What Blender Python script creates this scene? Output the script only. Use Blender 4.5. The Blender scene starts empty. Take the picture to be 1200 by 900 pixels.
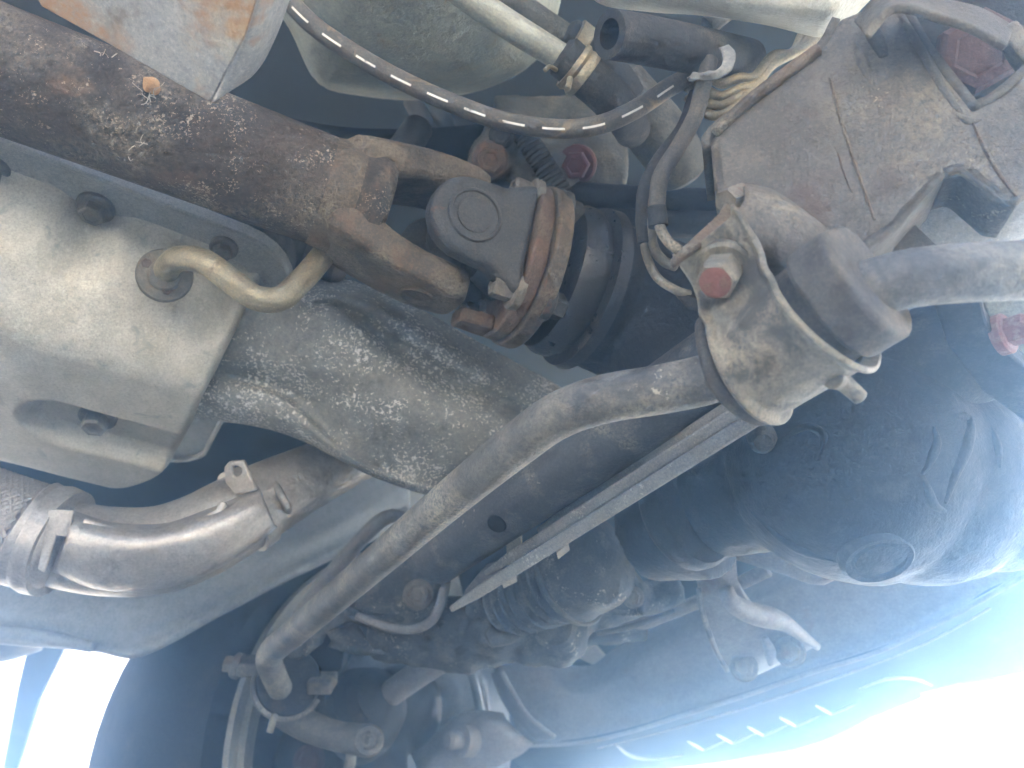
import bpy, bmesh, math, random
from mathutils import Vector, Matrix, Quaternion, noise as mnoise
random.seed(7)
R = math.radians
SC = bpy.context.scene
COL = SC.collection

# ------------------------------------------------------------------ camera
FPX = 906.0                      # focal length in pixels of the 1200 px wide photograph
PITCH = R(38)
CAMZ = 0.06
C0 = Vector((0, 0, CAMZ))
RX = Vector((1, 0, 0))
FW = Vector((0, math.cos(PITCH), math.sin(PITCH)))
UP = Vector((0, -math.sin(PITCH), math.cos(PITCH)))
cam = bpy.data.cameras.new('camera')
cam.sensor_width = 36
cam.lens = FPX / 1200 * 36
cam.clip_start = 0.02
cam.clip_end = 500
co = bpy.data.objects.new('camera', cam)
COL.objects.link(co)
co.location = C0
cam.dof.use_dof = True
cam.dof.focus_distance = .42
cam.dof.aperture_fstop = 9.0
co.rotation_euler = (R(90) + PITCH, 0, 0)
SC.camera = co

# ------------------------------------------------------------------ light
SUN_EL, SUN_ROT = R(45), R(36)
w = bpy.data.worlds.new('World')
SC.world = w
w.use_nodes = True
nt = w.node_tree
nt.nodes.clear()
sky = nt.nodes.new('ShaderNodeTexSky')
sky.sky_type = 'NISHITA'
sky.sun_disc = False
sky.sun_elevation = SUN_EL
sky.sun_rotation = SUN_ROT
sky.dust_density = 10.0
sky.air_density = .25
sky.ozone_density = .0
bg = nt.nodes.new('ShaderNodeBackground')
bg.inputs['Strength'].default_value = 0.15
wo = nt.nodes.new('ShaderNodeOutputWorld')
nt.links.new(sky.outputs[0], bg.inputs[0])
nt.links.new(bg.outputs[0], wo.inputs[0])
sl = bpy.data.lights.new('sun', 'SUN')
sl.energy = 4.5
sl.angle = R(0.5)
sl.color = (1.0, 0.93, 0.82)
so = bpy.data.objects.new('sun', sl)
COL.objects.link(so)
sdir = Vector((math.sin(SUN_ROT) * math.cos(SUN_EL), math.cos(SUN_ROT) * math.cos(SUN_EL), math.sin(SUN_EL)))
so.rotation_euler = (-sdir).to_track_quat('-Z', 'Y').to_euler()
so.location = (0, -3, 4)
SC.view_settings.view_transform = 'Standard'
SC.view_settings.look = 'None'
SC.view_settings.gamma = 1
SC.view_settings.use_curve_mapping = False
SC.view_settings.exposure = 4.2
SC.view_settings.use_white_balance = True
SC.view_settings.white_balance_temperature = 7700
SC.render.engine = 'CYCLES'
SC.cycles.use_denoising = True
SC.cycles.max_bounces = 5
SC.cycles.diffuse_bounces = 4
SC.cycles.use_adaptive_sampling = True
SC.cycles.adaptive_threshold = .03
SC.cycles.volume_bounces = 2

# ------------------------------------------------------------------ where things are
def ray(x, y):
    return FW + RX * ((x - 600) / FPX) + UP * ((450 - y) / FPX)
def P(x, y, d):                  # a point at a distance d (metres along the view)
    return C0 + ray(x, y) * d
def H(x, y, h):                  # a point at a height h above the lens
    r = ray(x, y)
    return C0 + r * (h / r.z)
def V(p):
    return p if isinstance(p, Vector) else P(*p)
FWD = Vector((math.cos(R(30.5)), math.sin(R(30.5)), 0))      # towards the front of the car
LAT = Vector((-math.sin(R(30.5)), math.cos(R(30.5)), 0))     # towards the wheel in view
DN = Vector((0, 0, -1))

# ------------------------------------------------------------------ materials
def hexc(c): return (c[0], c[1], c[2], 1)
def M(name, a, b, s=45, metallic=0.0, rough=(0.45, 0.75), dust=None, speck=None, rust=None,
      stain=None, bump=0.25, bscale=260, spec=0.4, coat=0.0, dash=False, weave=False):
    m = bpy.data.materials.new(name)
    m.use_nodes = True
    n = m.node_tree.nodes
    l = m.node_tree.links
    bs = n['Principled BSDF']
    tc = n.new('ShaderNodeTexCoord')
    oi = n.new('ShaderNodeObjectInfo')
    ml = n.new('ShaderNodeVectorMath'); ml.operation = 'SCALE'
    ml.inputs[0].default_value = (7.3, 3.1, 5.7)
    l.new(oi.outputs['Random'], ml.inputs['Scale'])
    ad = n.new('ShaderNodeVectorMath'); ad.operation = 'ADD'
    l.new(tc.outputs['Object'], ad.inputs[0]); l.new(ml.outputs[0], ad.inputs[1])
    vec = ad.outputs[0]
    def noise(scale, detail=6, rg=0.6, dist=0.0, off=None):
        t = n.new('ShaderNodeTexNoise')
        t.inputs['Scale'].default_value = scale
        t.inputs['Detail'].default_value = min(detail, 4)
        t.inputs['Roughness'].default_value = rg
        t.inputs['Distortion'].default_value = dist
        if off:
            o = n.new('ShaderNodeVectorMath'); o.operation = 'ADD'
            o.inputs[1].default_value = (off, off * .7, -off)
            l.new(vec, o.inputs[0]); l.new(o.outputs[0], t.inputs['Vector'])
        else:
            l.new(vec, t.inputs['Vector'])
        return t.outputs['Fac']
    def ramp(f, lo, hi):
        r = n.new('ShaderNodeMapRange')
        r.inputs['From Min'].default_value = lo
        r.inputs['From Max'].default_value = hi
        r.clamp = True
        l.new(f, r.inputs['Value'])
        return r.outputs['Result']
    def mix(f, c1, c2):
        x = n.new('ShaderNodeMix'); x.data_type = 'RGBA'
        l.new(f, x.inputs['Factor'])
        for i, c in ((6, c1), (7, c2)):
            if isinstance(c, tuple): x.inputs[i].default_value = hexc(c)
            else: l.new(c, x.inputs[i])
        return x.outputs[2]
    def mul(f, k):
        x = n.new('ShaderNodeMath'); x.operation = 'MULTIPLY'
        l.new(f, x.inputs[0])
        if isinstance(k, (int, float)): x.inputs[1].default_value = k
        else: l.new(k, x.inputs[1])
        return x.outputs[0]
    n1 = noise(s)
    col = mix(ramp(n1, .35, .65), a, b)
    fine = noise(s * 7, 4, .7, off=3.1)
    col = mix(mul(ramp(fine, .42, .62), .35), col, tuple(min(1, v * .55) for v in a))
    gr = noise(max(s * 13, 480), 3, .8, off=5.3)
    col = mix(mul(ramp(gr, .52, .68), .42), col, tuple(v * .35 for v in a))
    col = mix(mul(ramp(gr, .46, .30), .40), col, tuple(min(.8, v * 1.5 + .03) for v in b))
    metal_f = None
    if stain:
        f = ramp(noise(stain[2], 5, .6, .6, off=9.0), .62 - stain[1] * .3, .74 - stain[1] * .3)
        col = mix(mul(f, .85), col, stain[0])
    if rust:
        f = mul(ramp(noise(rust[2], 8, .7, .3, off=5.0), .66 - rust[1] * .35, .74 - rust[1] * .3), ramp(noise(rust[2] * 5, 4, .7, off=2.0), .3, .55))
        col = mix(mul(f, .9), col, rust[0]); metal_f = f
    df = None
    if dust:
        f1 = ramp(noise(dust[2], 4, .55, off=1.7), .62 - dust[1] * .35, .80 - dust[1] * .3)
        f2 = ramp(noise(dust[2] * 14, 3, .8, off=4.4), .36, .62)
        df = mul(f1, f2)
        col = mix(mul(df, .9), col, dust[0])
    if speck:
        big = ramp(noise(speck[2] * .07, 4, .6, off=6.6), .60 - speck[1] * .34, .78 - speck[1] * .22)
        fin = noise(speck[2], 3, .75, .4, off=2.9)
        th = n.new('ShaderNodeMath'); th.operation = 'SUBTRACT'; th.inputs[0].default_value = .72
        l.new(mul(big, .20), th.inputs[1])
        df_ = n.new('ShaderNodeMath'); df_.operation = 'SUBTRACT'
        l.new(fin, df_.inputs[0]); l.new(th.outputs[0], df_.inputs[1])
        sp = mul(ramp(df_.outputs[0], .0, .06), ramp(big, .0, .3))
        col = mix(sp, col, speck[0])
    if dash:
        sx = n.new('ShaderNodeSeparateXYZ'); l.new(tc.outputs['UV'], sx.inputs[0])
        def mth(op, x, y=None):
            q = n.new('ShaderNodeMath'); q.operation = op
            for i, v in enumerate((x, y)):
                if v is None: continue
                if isinstance(v, (int, float)): q.inputs[i].default_value = v
                else: l.new(v, q.inputs[i])
            return q.outputs[0]
        fr = mth('FRACT', mth('MULTIPLY', sx.outputs[0], 1 / dash[0]))
        on = mth('LESS_THAN', fr, .56)
        tot = None
        for v0 in dash[1]:
            k = mth('LESS_THAN', mth('ABSOLUTE', mth('SUBTRACT', sx.outputs[1], v0)), dash[2])
            tot = k if tot is None else mth('MAXIMUM', tot, k)
        d = mth('MULTIPLY', mth('MULTIPLY', on, tot), ramp(noise(160, 4, .7, off=8), .30, .42))
        col = mix(d, col, (.72, .70, .64))
    l.new(col, bs.inputs['Base Color'])
    rr = n.new('ShaderNodeMapRange')
    rr.inputs['From Min'].default_value = .3; rr.inputs['From Max'].default_value = .7
    rr.inputs['To Min'].default_value = rough[0]; rr.inputs['To Max'].default_value = rough[1]
    l.new(noise(s * 2.3, 5, .65, off=2.2), rr.inputs['Value'])
    l.new(rr.outputs[0], bs.inputs['Roughness'])
    if metallic:
        mm = metallic
        if metal_f is not None or df is not None:
            q = n.new('ShaderNodeMath'); q.operation = 'SUBTRACT'; q.inputs[0].default_value = 1; q.use_clamp = True
            l.new(metal_f if metal_f is not None else df, q.inputs[1])
            l.new(mul(q.outputs[0], mm), bs.inputs['Metallic'])
        else:
            bs.inputs['Metallic'].default_value = mm
    bs.inputs['Specular IOR Level'].default_value = spec
    if coat:
        bs.inputs['Coat Weight'].default_value = coat
        bs.inputs['Coat Roughness'].default_value = .18
    bp = n.new('ShaderNodeBump')
    bp.inputs['Strength'].default_value = min(1, bump * 1.5)
    bp.inputs['Distance'].default_value = .002
    hsum = noise(bscale, 7, .72, off=7.7)
    if weave:
        sx = n.new('ShaderNodeSeparateXYZ'); l.new(tc.outputs['UV'], sx.inputs[0])
        ck = n.new('ShaderNodeTexChecker'); ck.inputs['Scale'].default_value = 1
    if df is not None:
        q = n.new('ShaderNodeMath'); q.operation = 'ADD'
        l.new(hsum, q.inputs[0]); l.new(mul(df, .6), q.inputs[1]); hsum = q.outputs[0]
    l.new(hsum, bp.inputs['Height'])
    l.new(bp.outputs[0], bs.inputs['Normal'])
    return m

MT = {}
MT['pan'] = M('oil_pan_aluminium', (.46, .412, .335), (.56, .51, .42), 60, .3, (.38, .6), dust=((.32, .28, .20), .28, 25), stain=((.26, .25, .22), .05, 70), bump=.12, bscale=420)
MT['flange'] = M('pan_flange_steel', (.36, .35, .31), (.45, .43, .38), 70, .4, (.4, .7), rust=((.16, .08, .035), .15, 40), dust=((.22, .19, .14), .4, 30), bump=.2)
MT['shaft'] = M('rusty_driveshaft_steel', (.035, .030, .026), (.085, .060, .042), 22, .15, (.5, .85), rust=((.13, .078, .045), .38, 18), dust=((.25, .215, .165), .45, 22), speck=((.36, .315, .25), .62, 620), bump=.55, bscale=230)
MT['yoke'] = M('rusty_cast_yoke', (.075, .058, .042), (.16, .115, .075), 35, .1, (.5, .8), rust=((.145, .085, .046), .36, 30), dust=((.30, .26, .195), .5, 40), bump=.6, bscale=240)
MT['joint'] = M('grey_joint_casting', (.058, .058, .056), (.085, .083, .078), 60, .2, (.5, .7), rust=((.20, .085, .035), .22, 34), dust=((.17, .15, .12), .18, 60), bump=.45, bscale=380)
MT['rustedge'] = M('orange_rust_steel', (.10, .062, .042), (.16, .095, .06), 50, 0, (.6, .9), rust=((.17, .08, .042), .28, 40), dust=((.25, .21, .16), .4, 50), bump=.6)
MT['boltsteel'] = M('dirty_bolt_steel', (.13, .11, .085), (.24, .21, .16), 120, .3, (.4, .7), rust=((.15, .075, .03), .3, 90), dust=((.28, .24, .18), .25, 120), bump=.4)
MT['darkbolt'] = M('brown_bolt_steel', (.085, .055, .038), (.15, .10, .07), 140, .4, (.35, .6), rust=((.17, .08, .035), .4, 110), bump=.35)
MT['redmark'] = M('red_paint_mark', (.27, .10, .072), (.22, .085, .062), 300, 0, (.5, .8), dust=((.38, .28, .20), .35, 200), bump=.5, bscale=600)
MT['black'] = M('oily_black_casting', (.010, .011, .013), (.022, .023, .026), 50, .0, (.42, .6), dust=((.06, .055, .048), .16, 60), bump=.5, bscale=260, spec=.14, coat=.0)
MT['blackmatte'] = M('black_underbody_paint', (.012, .013, .015), (.03, .03, .031), 40, .0, (.45, .7), dust=((.10, .09, .07), .18, 40), bump=.3, spec=.35)
MT['dustyblack'] = M('dust_caked_black_parts', (.045, .045, .044), (.085, .083, .078), 45, 0, (.55, .8), dust=((.26, .245, .21), .38, 50), speck=((.42, .40, .35), .45, 420), stain=((.016, .016, .017), .25, 35), bump=.5, spec=.25)
MT['seal'] = M('glossy_black_seal', (.014, .014, .015), (.024, .024, .025), 60, 0, (.25, .4), dust=((.08, .075, .06), .15, 60), bump=.2, spec=.6)
MT['rubber'] = M('dusty_black_rubber', (.022, .021, .020), (.045, .043, .040), 60, 0, (.6, .85), dust=((.15, .13, .10), .25, 60), bump=.35, spec=.25)
MT['hose'] = M('grey_hose_rubber', (.07, .062, .052), (.11, .098, .082), 60, 0, (.5, .75), stain=((.27, .19, .10), .14, 55), dust=((.22, .19, .14), .25, 70), bump=.25, spec=.3, dash=(.0225, (.78, .05), .018))
MT['bushing'] = M('dusty_bushing_rubber', (.07, .063, .055), (.11, .10, .085), 60, 0, (.65, .9), dust=((.20, .17, .13), .35, 60), bump=.25, spec=.2)
MT['bar'] = M('dusty_painted_bar', (.10, .095, .084), (.165, .156, .136), 40, .05, (.42, .68), dust=((.40, .355, .27), .42, 30), speck=((.5, .46, .38), .12, 240), stain=((.04, .042, .046), .20, 30), bump=.35, bscale=260)
MT['tubepaint'] = M('dark_tube_paint', (.040, .042, .045), (.065, .067, .070), 40, .05, (.45, .65), dust=((.26, .24, .19), .22, 40), speck=((.4, .37, .3), .35, 200), bump=.3)
MT['bracket'] = M('dusty_bracket_steel', (.155, .138, .108), (.25, .22, .165), 50, .1, (.45, .75), dust=((.40, .34, .24), .38, 40), stain=((.055, .050, .042), .48, 60), speck=((.09, .08, .07), .25, 420), bump=.3)
MT['mount'] = M('brown_mount_steel', (.085, .074, .060), (.125, .108, .086), 28, .05, (.45, .75), rust=((.085, .052, .038), .25, 14), dust=((.26, .22, .16), .30, 20), speck=((.30, .26, .20), .10, 420), bump=.4, bscale=420)
MT['rail'] = M('mud_spattered_rail', (.18, .172, .148), (.26, .248, .215), 30, .05, (.5, .8), dust=((.38, .365, .31), .45, 14), speck=((.70, .68, .62), 1.0, 400), bump=.5, bscale=220)
MT['raillight'] = M('dusty_grey_rail', (.17, .165, .15), (.25, .24, .215), 30, .05, (.5, .8), dust=((.36, .34, .29), .45, 25), speck=((.70, .68, .62), .6, 330), bump=.35)
MT['floor'] = M('grey_green_floor_paint', (.20, .205, .165), (.27, .27, .22), 22, 0, (.5, .8), dust=((.30, .28, .20), .35, 25), stain=((.26, .19, .08), .06, 55), speck=((.28, .22, .11), .12, 120), bump=.35, bscale=300)
MT['pale'] = M('pale_floor_paint', (.50, .48, .40), (.60, .575, .48), 22, 0, (.5, .8), dust=((.45, .41, .32), .3, 25), bump=.3, bscale=280)
MT['rustpanel'] = M('rusty_galvanised_panel', (.30, .30, .29), (.40, .39, .36), 22, .15, (.45, .7), rust=((.36, .19, .07), .52, 20), stain=((.17, .135, .09), .18, 30), dust=((.42, .37, .27), .2, 30), bump=.25)
MT['pipe'] = M('tan_steel_tube', (.24, .20, .13), (.33, .28, .19), 60, .45, (.3, .55), dust=((.20, .17, .12), .3, 60), rust=((.13, .08, .04), .2, 60), bump=.3)
MT['greypipe'] = M('grey_green_coolant_tube', (.24, .24, .20), (.32, .31, .25), 40, .2, (.35, .6), dust=((.36, .33, .25), .25, 30), bump=.2)
MT['exhaust'] = M('stainless_exhaust', (.50, .43, .36), (.60, .53, .45), 26, .65, (.3, .5), stain=((.22, .16, .14), .10, 26), dust=((.34, .29, .22), .25, 40), bump=.18, bscale=300)
MT['braid'] = M('braided_steel', (.34, .29, .24), (.44, .38, .32), 90, .6, (.35, .55), dust=((.25, .2, .15), .2, 60), bump=.3)
MT['sill'] = M('grey_sill_paint', (.33, .335, .32), (.40, .40, .38), 18, 0, (.4, .65), dust=((.32, .30, .25), .25, 20), bump=.18)
MT['tyre'] = M('tyre_rubber', (.020, .020, .021), (.032, .031, .031), 30, 0, (.6, .85), dust=((.09, .08, .065), .2, 25), bump=.25, spec=.25)
MT['rim'] = M('dull_steel_rim', (.30, .285, .245), (.38, .36, .31), 40, .3, (.4, .65), dust=((.33, .30, .23), .3, 40), bump=.25)
MT['member'] = M('brown_grey_member_paint', (.20, .185, .175), (.27, .25, .235), 22, 0, (.5, .75), rust=((.20, .13, .10), .22, 16), dust=((.32, .30, .26), .25, 25), bump=.25)
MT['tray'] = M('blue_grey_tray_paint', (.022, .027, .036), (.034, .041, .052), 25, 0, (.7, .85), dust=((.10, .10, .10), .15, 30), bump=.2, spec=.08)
MT['strip'] = M('dusty_metal_strip', (.30, .28, .24), (.40, .375, .32), 70, .05, (.5, .75), speck=((.62, .58, .48), .45, 420), dust=((.40, .36, .28), .35, 60), bump=.5, bscale=420)
MT['backing'] = M('dull_backing_plate', (.15, .165, .175), (.21, .225, .235), 25, .2, (.4, .6), dust=((.30, .29, .25), .2, 30), bump=.15)
MT['case'] = M('dull_grey_case', (.055, .052, .043), (.10, .094, .078), 30, .1, (.5, .75), stain=((.025, .023, .02), .25, 30), dust=((.20, .18, .14), .35, 40), bump=.5)
MT['mud'] = M('tan_dried_mud', (.50, .27, .12), (.58, .34, .17), 200, 0, (.8, .95), bump=.5, bscale=500)
MT['web'] = M('grey_cobweb', (.42, .39, .33), (.5, .46, .4), 100, 0, (.8, .95), bump=0)
MT['concrete'] = M('pale_concrete_ground', (.30, .275, .235), (.36, .335, .29), 3, 0, (.7, .9), dust=((.2, .19, .17), .3, 1.2), bump=.3, bscale=60)
MT['void'] = M('gap_shade_black', (.004, .0045, .005), (.009, .0095, .010), 30, 0, (.6, .8), bump=.2, spec=.2)  # near-black that puts the shade of deep gaps into the colour
MT['white'] = M('white_plastic_and_highlight', (.75, .74, .70), (.8, .79, .75), 50, 0, (.4, .6), bump=.05)
MT['yellow'] = M('yellow_plastic', (.55, .42, .05), (.6, .45, .08), 50, 0, (.4, .6), bump=.05)
MT['redplug'] = M('dark_red_plug', (.085, .018, .015), (.12, .03, .022), 60, 0, (.35, .55), bump=.2)
MT['brownbush'] = M('red_brown_bolt', (.07, .034, .027), (.10, .046, .035), 60, 0, (.5, .8), dust=((.2, .13, .1), .2, 60), bump=.3)

# ------------------------------------------------------------------ mesh helpers
def finish(name, bm, mat, parent=None, smooth=True, auto=38):
    if not bm.verts:
        raise ValueError(name)
    bmesh.ops.recalc_face_normals(bm, faces=bm.faces)
    xs = [v.co for v in bm.verts]
    mn = Vector((min(c.x for c in xs), min(c.y for c in xs), min(c.z for c in xs)))
    mx = Vector((max(c.x for c in xs), max(c.y for c in xs), max(c.z for c in xs)))
    c = (mn + mx) / 2
    bmesh.ops.translate(bm, verts=bm.verts, vec=-c)
    if smooth:
        for f in bm.faces: f.smooth = True
        for e in bm.edges:
            if len(e.link_faces) == 2 and e.calc_face_angle(0) > R(auto): e.smooth = False
    me = bpy.data.meshes.new(name)
    bm.to_mesh(me)
    bm.free()
    me.materials.append(MT[mat] if isinstance(mat, str) else mat)
    o = bpy.data.objects.new(name, me)
    COL.objects.link(o)
    o.location = c
    attach(o, parent)
    return o
def attach(o, parent):
    if parent is None: return
    o.parent = parent
    base = parent
    m = Matrix.Identity(4)
    chain = []
    while base is not None:
        chain.append(base); base = base.parent
    for b in reversed(chain):
        m = m @ b.matrix_parent_inverse @ Matrix.LocRotScale(b.location, b.rotation_euler, b.scale)
    o.matrix_parent_inverse = m.inverted()
LABELS = []
def tag(o, label, cat, group=None, kind=None):
    o['label'] = label; o['category'] = cat
    if group: o['group'] = group
    if kind: o['kind'] = kind
    return o
def thing(name, label, cat, base, group=None):
    o = bpy.data.objects.new(name, None)
    o.empty_display_size = .03
    COL.objects.link(o)
    o.location = base
    return tag(o, label, cat, group)
def cr(pts, n, closed=False):
    """resample a list of vectors (or floats) along a Catmull-Rom curve, n points spaced by index length"""
    m = len(pts)
    if m == 2:
        return [pts[0] + (pts[1] - pts[0]) * (i / (n - 1)) for i in range(n)]
    def g(i):
        if closed: return pts[i % m]
        if i < 0: return pts[0] * 2 - pts[1]
        if i >= m: return pts[-1] * 2 - pts[-2]
        return pts[i]
    segs = m if closed else m - 1
    dense, K = [], 12
    for s in range(segs):
        p0, p1, p2, p3 = g(s - 1), g(s), g(s + 1), g(s + 2)
        for k in range(K):
            t = k / K
            dense.append(.5 * ((2 * p1) + (p2 - p0) * t + (2 * p0 - 5 * p1 + 4 * p2 - p3) * t * t + (3 * p1 - p0 - 3 * p2 + p3) * t ** 3))
    dense.append(pts[0] if closed else pts[-1])
    L = [0]
    for a, b in zip(dense, dense[1:]):
        L.append(L[-1] + ((b - a).length if isinstance(a, Vector) else 1))
    out, j = [], 0
    cnt = n if closed else n - 1
    for i in range(n):
        t = L[-1] * i / cnt
        while j < len(L) - 2 and L[j + 1] < t: j += 1
        f = (t - L[j]) / max(1e-9, L[j + 1] - L[j])
        out.append(dense[j] + (dense[j + 1] - dense[j]) * min(1, f))
    return out
def frame(axis, ref=None):
    a = axis.normalized()
    r = ref if ref is not None else Vector((0, 0, 1))
    if abs(a.dot(r)) > .95: r = Vector((1, 0, 0))
    x = (r - a * r.dot(a)).normalized()
    return x, a.cross(x), a
def tube_bm(pts, rad, n=48, seg=20, hollow=0.0, bm=None, caps=True, squash=None, straight=False):
    pts = [V(p) for p in pts]
    pp = cr(pts, n) if not straight else [pts[0] + (pts[-1] - pts[0]) * (i / (n - 1)) for i in range(n)]
    if isinstance(rad, (int, float)): rad = [rad, rad]
    rr = cr([float(r) for r in rad], n)
    bm = bm or bmesh.new()
    uvl = bm.loops.layers.uv.verify()
    T0 = (pp[1] - pp[0]).normalized()
    x, y, _ = frame(T0, -ray(600, 450))
    rings, L, lens = [], 0, []
    prevT = T0
    for i, p in enumerate(pp):
        T = (pp[min(i + 1, n - 1)] - pp[max(i - 1, 0)]).normalized()
        q = prevT.rotation_difference(T)
        x = q @ x; x = (x - T * x.dot(T)).normalized(); y = T.cross(x); prevT = T
        if i: L += (pp[i] - pp[i - 1]).length
        lens.append(L)
        sq = squash or (1, 1)
        rings.append([bm.verts.new(p + (x * math.cos(2 * math.pi * k / seg) * sq[0] + y * math.sin(2 * math.pi * k / seg) * sq[1]) * rr[i]) for k in range(seg)])
    for i in range(n - 1):
        for k in range(seg):
            f = bm.faces.new((rings[i][k], rings[i][(k + 1) % seg], rings[i + 1][(k + 1) % seg], rings[i + 1][k]))
            for lo, (u, v) in zip(f.loops, ((lens[i], k / seg), (lens[i], (k + 1) / seg), (lens[i + 1], (k + 1) / seg), (lens[i + 1], k / seg))):
                lo[uvl].uv = (u, v)
    for end in (0, -1):
        if hollow:
            T = (pp[1] - pp[0]).normalized() if end == 0 else (pp[-2] - pp[-1]).normalized()
            c = pp[end]
            inner = [bm.verts.new(c + (v.co - c) * hollow) for v in rings[end]]
            deep = [bm.verts.new(c + (v.co - c) * hollow + T * rr[end] * 5) for v in rings[end]]
            for k in range(seg):
                bm.faces.new((rings[end][k], rings[end][(k + 1) % seg], inner[(k + 1) % seg], inner[k]))
                bm.faces.new((inner[k], inner[(k + 1) % seg], deep[(k + 1) % seg], deep[k]))
            bm.faces.new(deep)
        elif caps:
            c = pp[end]
            T = (pp[0] - pp[1]).normalized() if end == 0 else (pp[-1] - pp[-2]).normalized()
            inner = [bm.verts.new(c + (v.co - c) * .72 + T * rr[end] * .22) for v in rings[end]]
            for k in range(seg):
                bm.faces.new((rings[end][k], rings[end][(k + 1) % seg], inner[(k + 1) % seg], inner[k]))
            bm.faces.new(inner)
    return bm
def tube(name, pts, rad, mat, parent=None, **kw):
    return finish(name, tube_bm(pts, rad, **kw), mat, parent, auto=50)
def lathe_bm(c, axis, prof, seg=40, bm=None, ref=None, arc=None):
    """prof: list of (distance along axis, radius)"""
    c = V(c)
    x, y, a = frame(axis, ref)
    bm = bm or bmesh.new()
    rings = []
    for s, r in prof:
        rings.append([bm.verts.new(c + a * s + (x * math.cos(2 * math.pi * k / seg) + y * math.sin(2 * math.pi * k / seg)) * max(r, 1e-5)) for k in range(seg)])
    for i in range(len(rings) - 1):
        for k in range(seg):
            bm.faces.new((rings[i][k], rings[i][(k + 1) % seg], rings[i + 1][(k + 1) % seg], rings[i + 1][k]))
    bm.faces.new(rings[0]); bm.faces.new(rings[-1])
    return bm
def lathe(name, c, axis, prof, mat, parent=None, **kw):
    return finish(name, lathe_bm(c, axis, prof, **kw), mat, parent, auto=42)
def bolt(c, axis, r, mat='boltsteel', parent=None, h=None, washer=True, name='bolt', bm=None, spin=0.0):
    c = V(c); h = h or r * 1.1
    x, y, a = frame(axis, Vector((.3, .2, .9)))
    own = bm is None
    bm = bm or bmesh.new()
    s0 = 0
    if washer:
        lathe_bm(c, axis, [(-r * .5, r * 1.42), (r * .12, r * 1.42), (r * .26, r * 1.25)], seg=24, bm=bm)
        s0 = r * .2
    def ring(s, rr): return [bm.verts.new(c + a * s + (x * math.cos(math.pi / 3 * k + spin) + y * math.sin(math.pi / 3 * k + spin)) * rr) for k in range(6)]
    rs = [ring(s0 - r * .3, r), ring(s0 + h * .86, r), ring(s0 + h, r * .86), ring(s0 + h * 1.0, r * .62), ring(s0 + h * .92, r * .55)]
    for i in range(len(rs) - 1):
        for k in range(6):
            bm.faces.new((rs[i][k], rs[i][(k + 1) % 6], rs[i + 1][(k + 1) % 6], rs[i + 1][k]))
    bm.faces.new(rs[-1]); bm.faces.new(rs[0])
    if own: return finish(name, bm, mat, parent, auto=20)
class Plane:
    def __init__(s, a, b, c):
        s.o = V(a); s.n = (V(b) - s.o).cross(V(c) - s.o).normalized()
        if s.n.dot(ray(600, 450)) > 0: s.n = -s.n            # towards the lens
    def at(s, x, y):
        r = ray(x, y)
        return C0 + r * ((s.o - C0).dot(s.n) / r.dot(s.n))
def mods(o, bevel=0.0, seg=2, solid=0.0, sub=0, off=-1.0):
    if solid:
        m = o.modifiers.new('thickness', 'SOLIDIFY'); m.thickness = solid; m.offset = off
    if bevel:
        m = o.modifiers.new('bevel', 'BEVEL'); m.width = bevel; m.segments = seg; m.limit_method = 'ANGLE'; m.angle_limit = R(35)
        m.harden_normals = False
    if sub:
        m = o.modifiers.new('subdivision', 'SUBSURF'); m.levels = sub; m.render_levels = sub
    return o
def slab(name, outline, plane, thick, mat, parent=None, bevel=.0015, holes=(), smooth=0, lift=0.0, back=None):
    """a flat plate whose outline lies in the given plane, thick away from the lens"""
    bm = bmesh.new()
    edges = []
    for li, loop in enumerate([outline] + list(holes)):
        pts = [plane.at(*q) + plane.n * lift for q in loop]
        if smooth and li == 0: pts = cr(pts, smooth, closed=True)
        elif li > 0: pts = cr(pts, 20, closed=True)
        vs = [bm.verts.new(p) for p in pts]
        edges += [bm.edges.new((vs[i], vs[(i + 1) % len(vs)])) for i in range(len(vs))]
    bmesh.ops.triangle_fill(bm, use_beauty=True, use_dissolve=False, edges=edges)
    bmesh.ops.recalc_face_normals(bm, faces=bm.faces)
    fs = list(bm.faces)
    ext = bmesh.ops.extrude_face_region(bm, geom=fs)
    nv = [g for g in ext['geom'] if isinstance(g, bmesh.types.BMVert)]
    bmesh.ops.translate(bm, verts=nv, vec=(back if back is not None else -plane.n * thick))
    o = finish(name, bm, mat, parent, auto=30)
    return mods(o, bevel=bevel)
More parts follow.
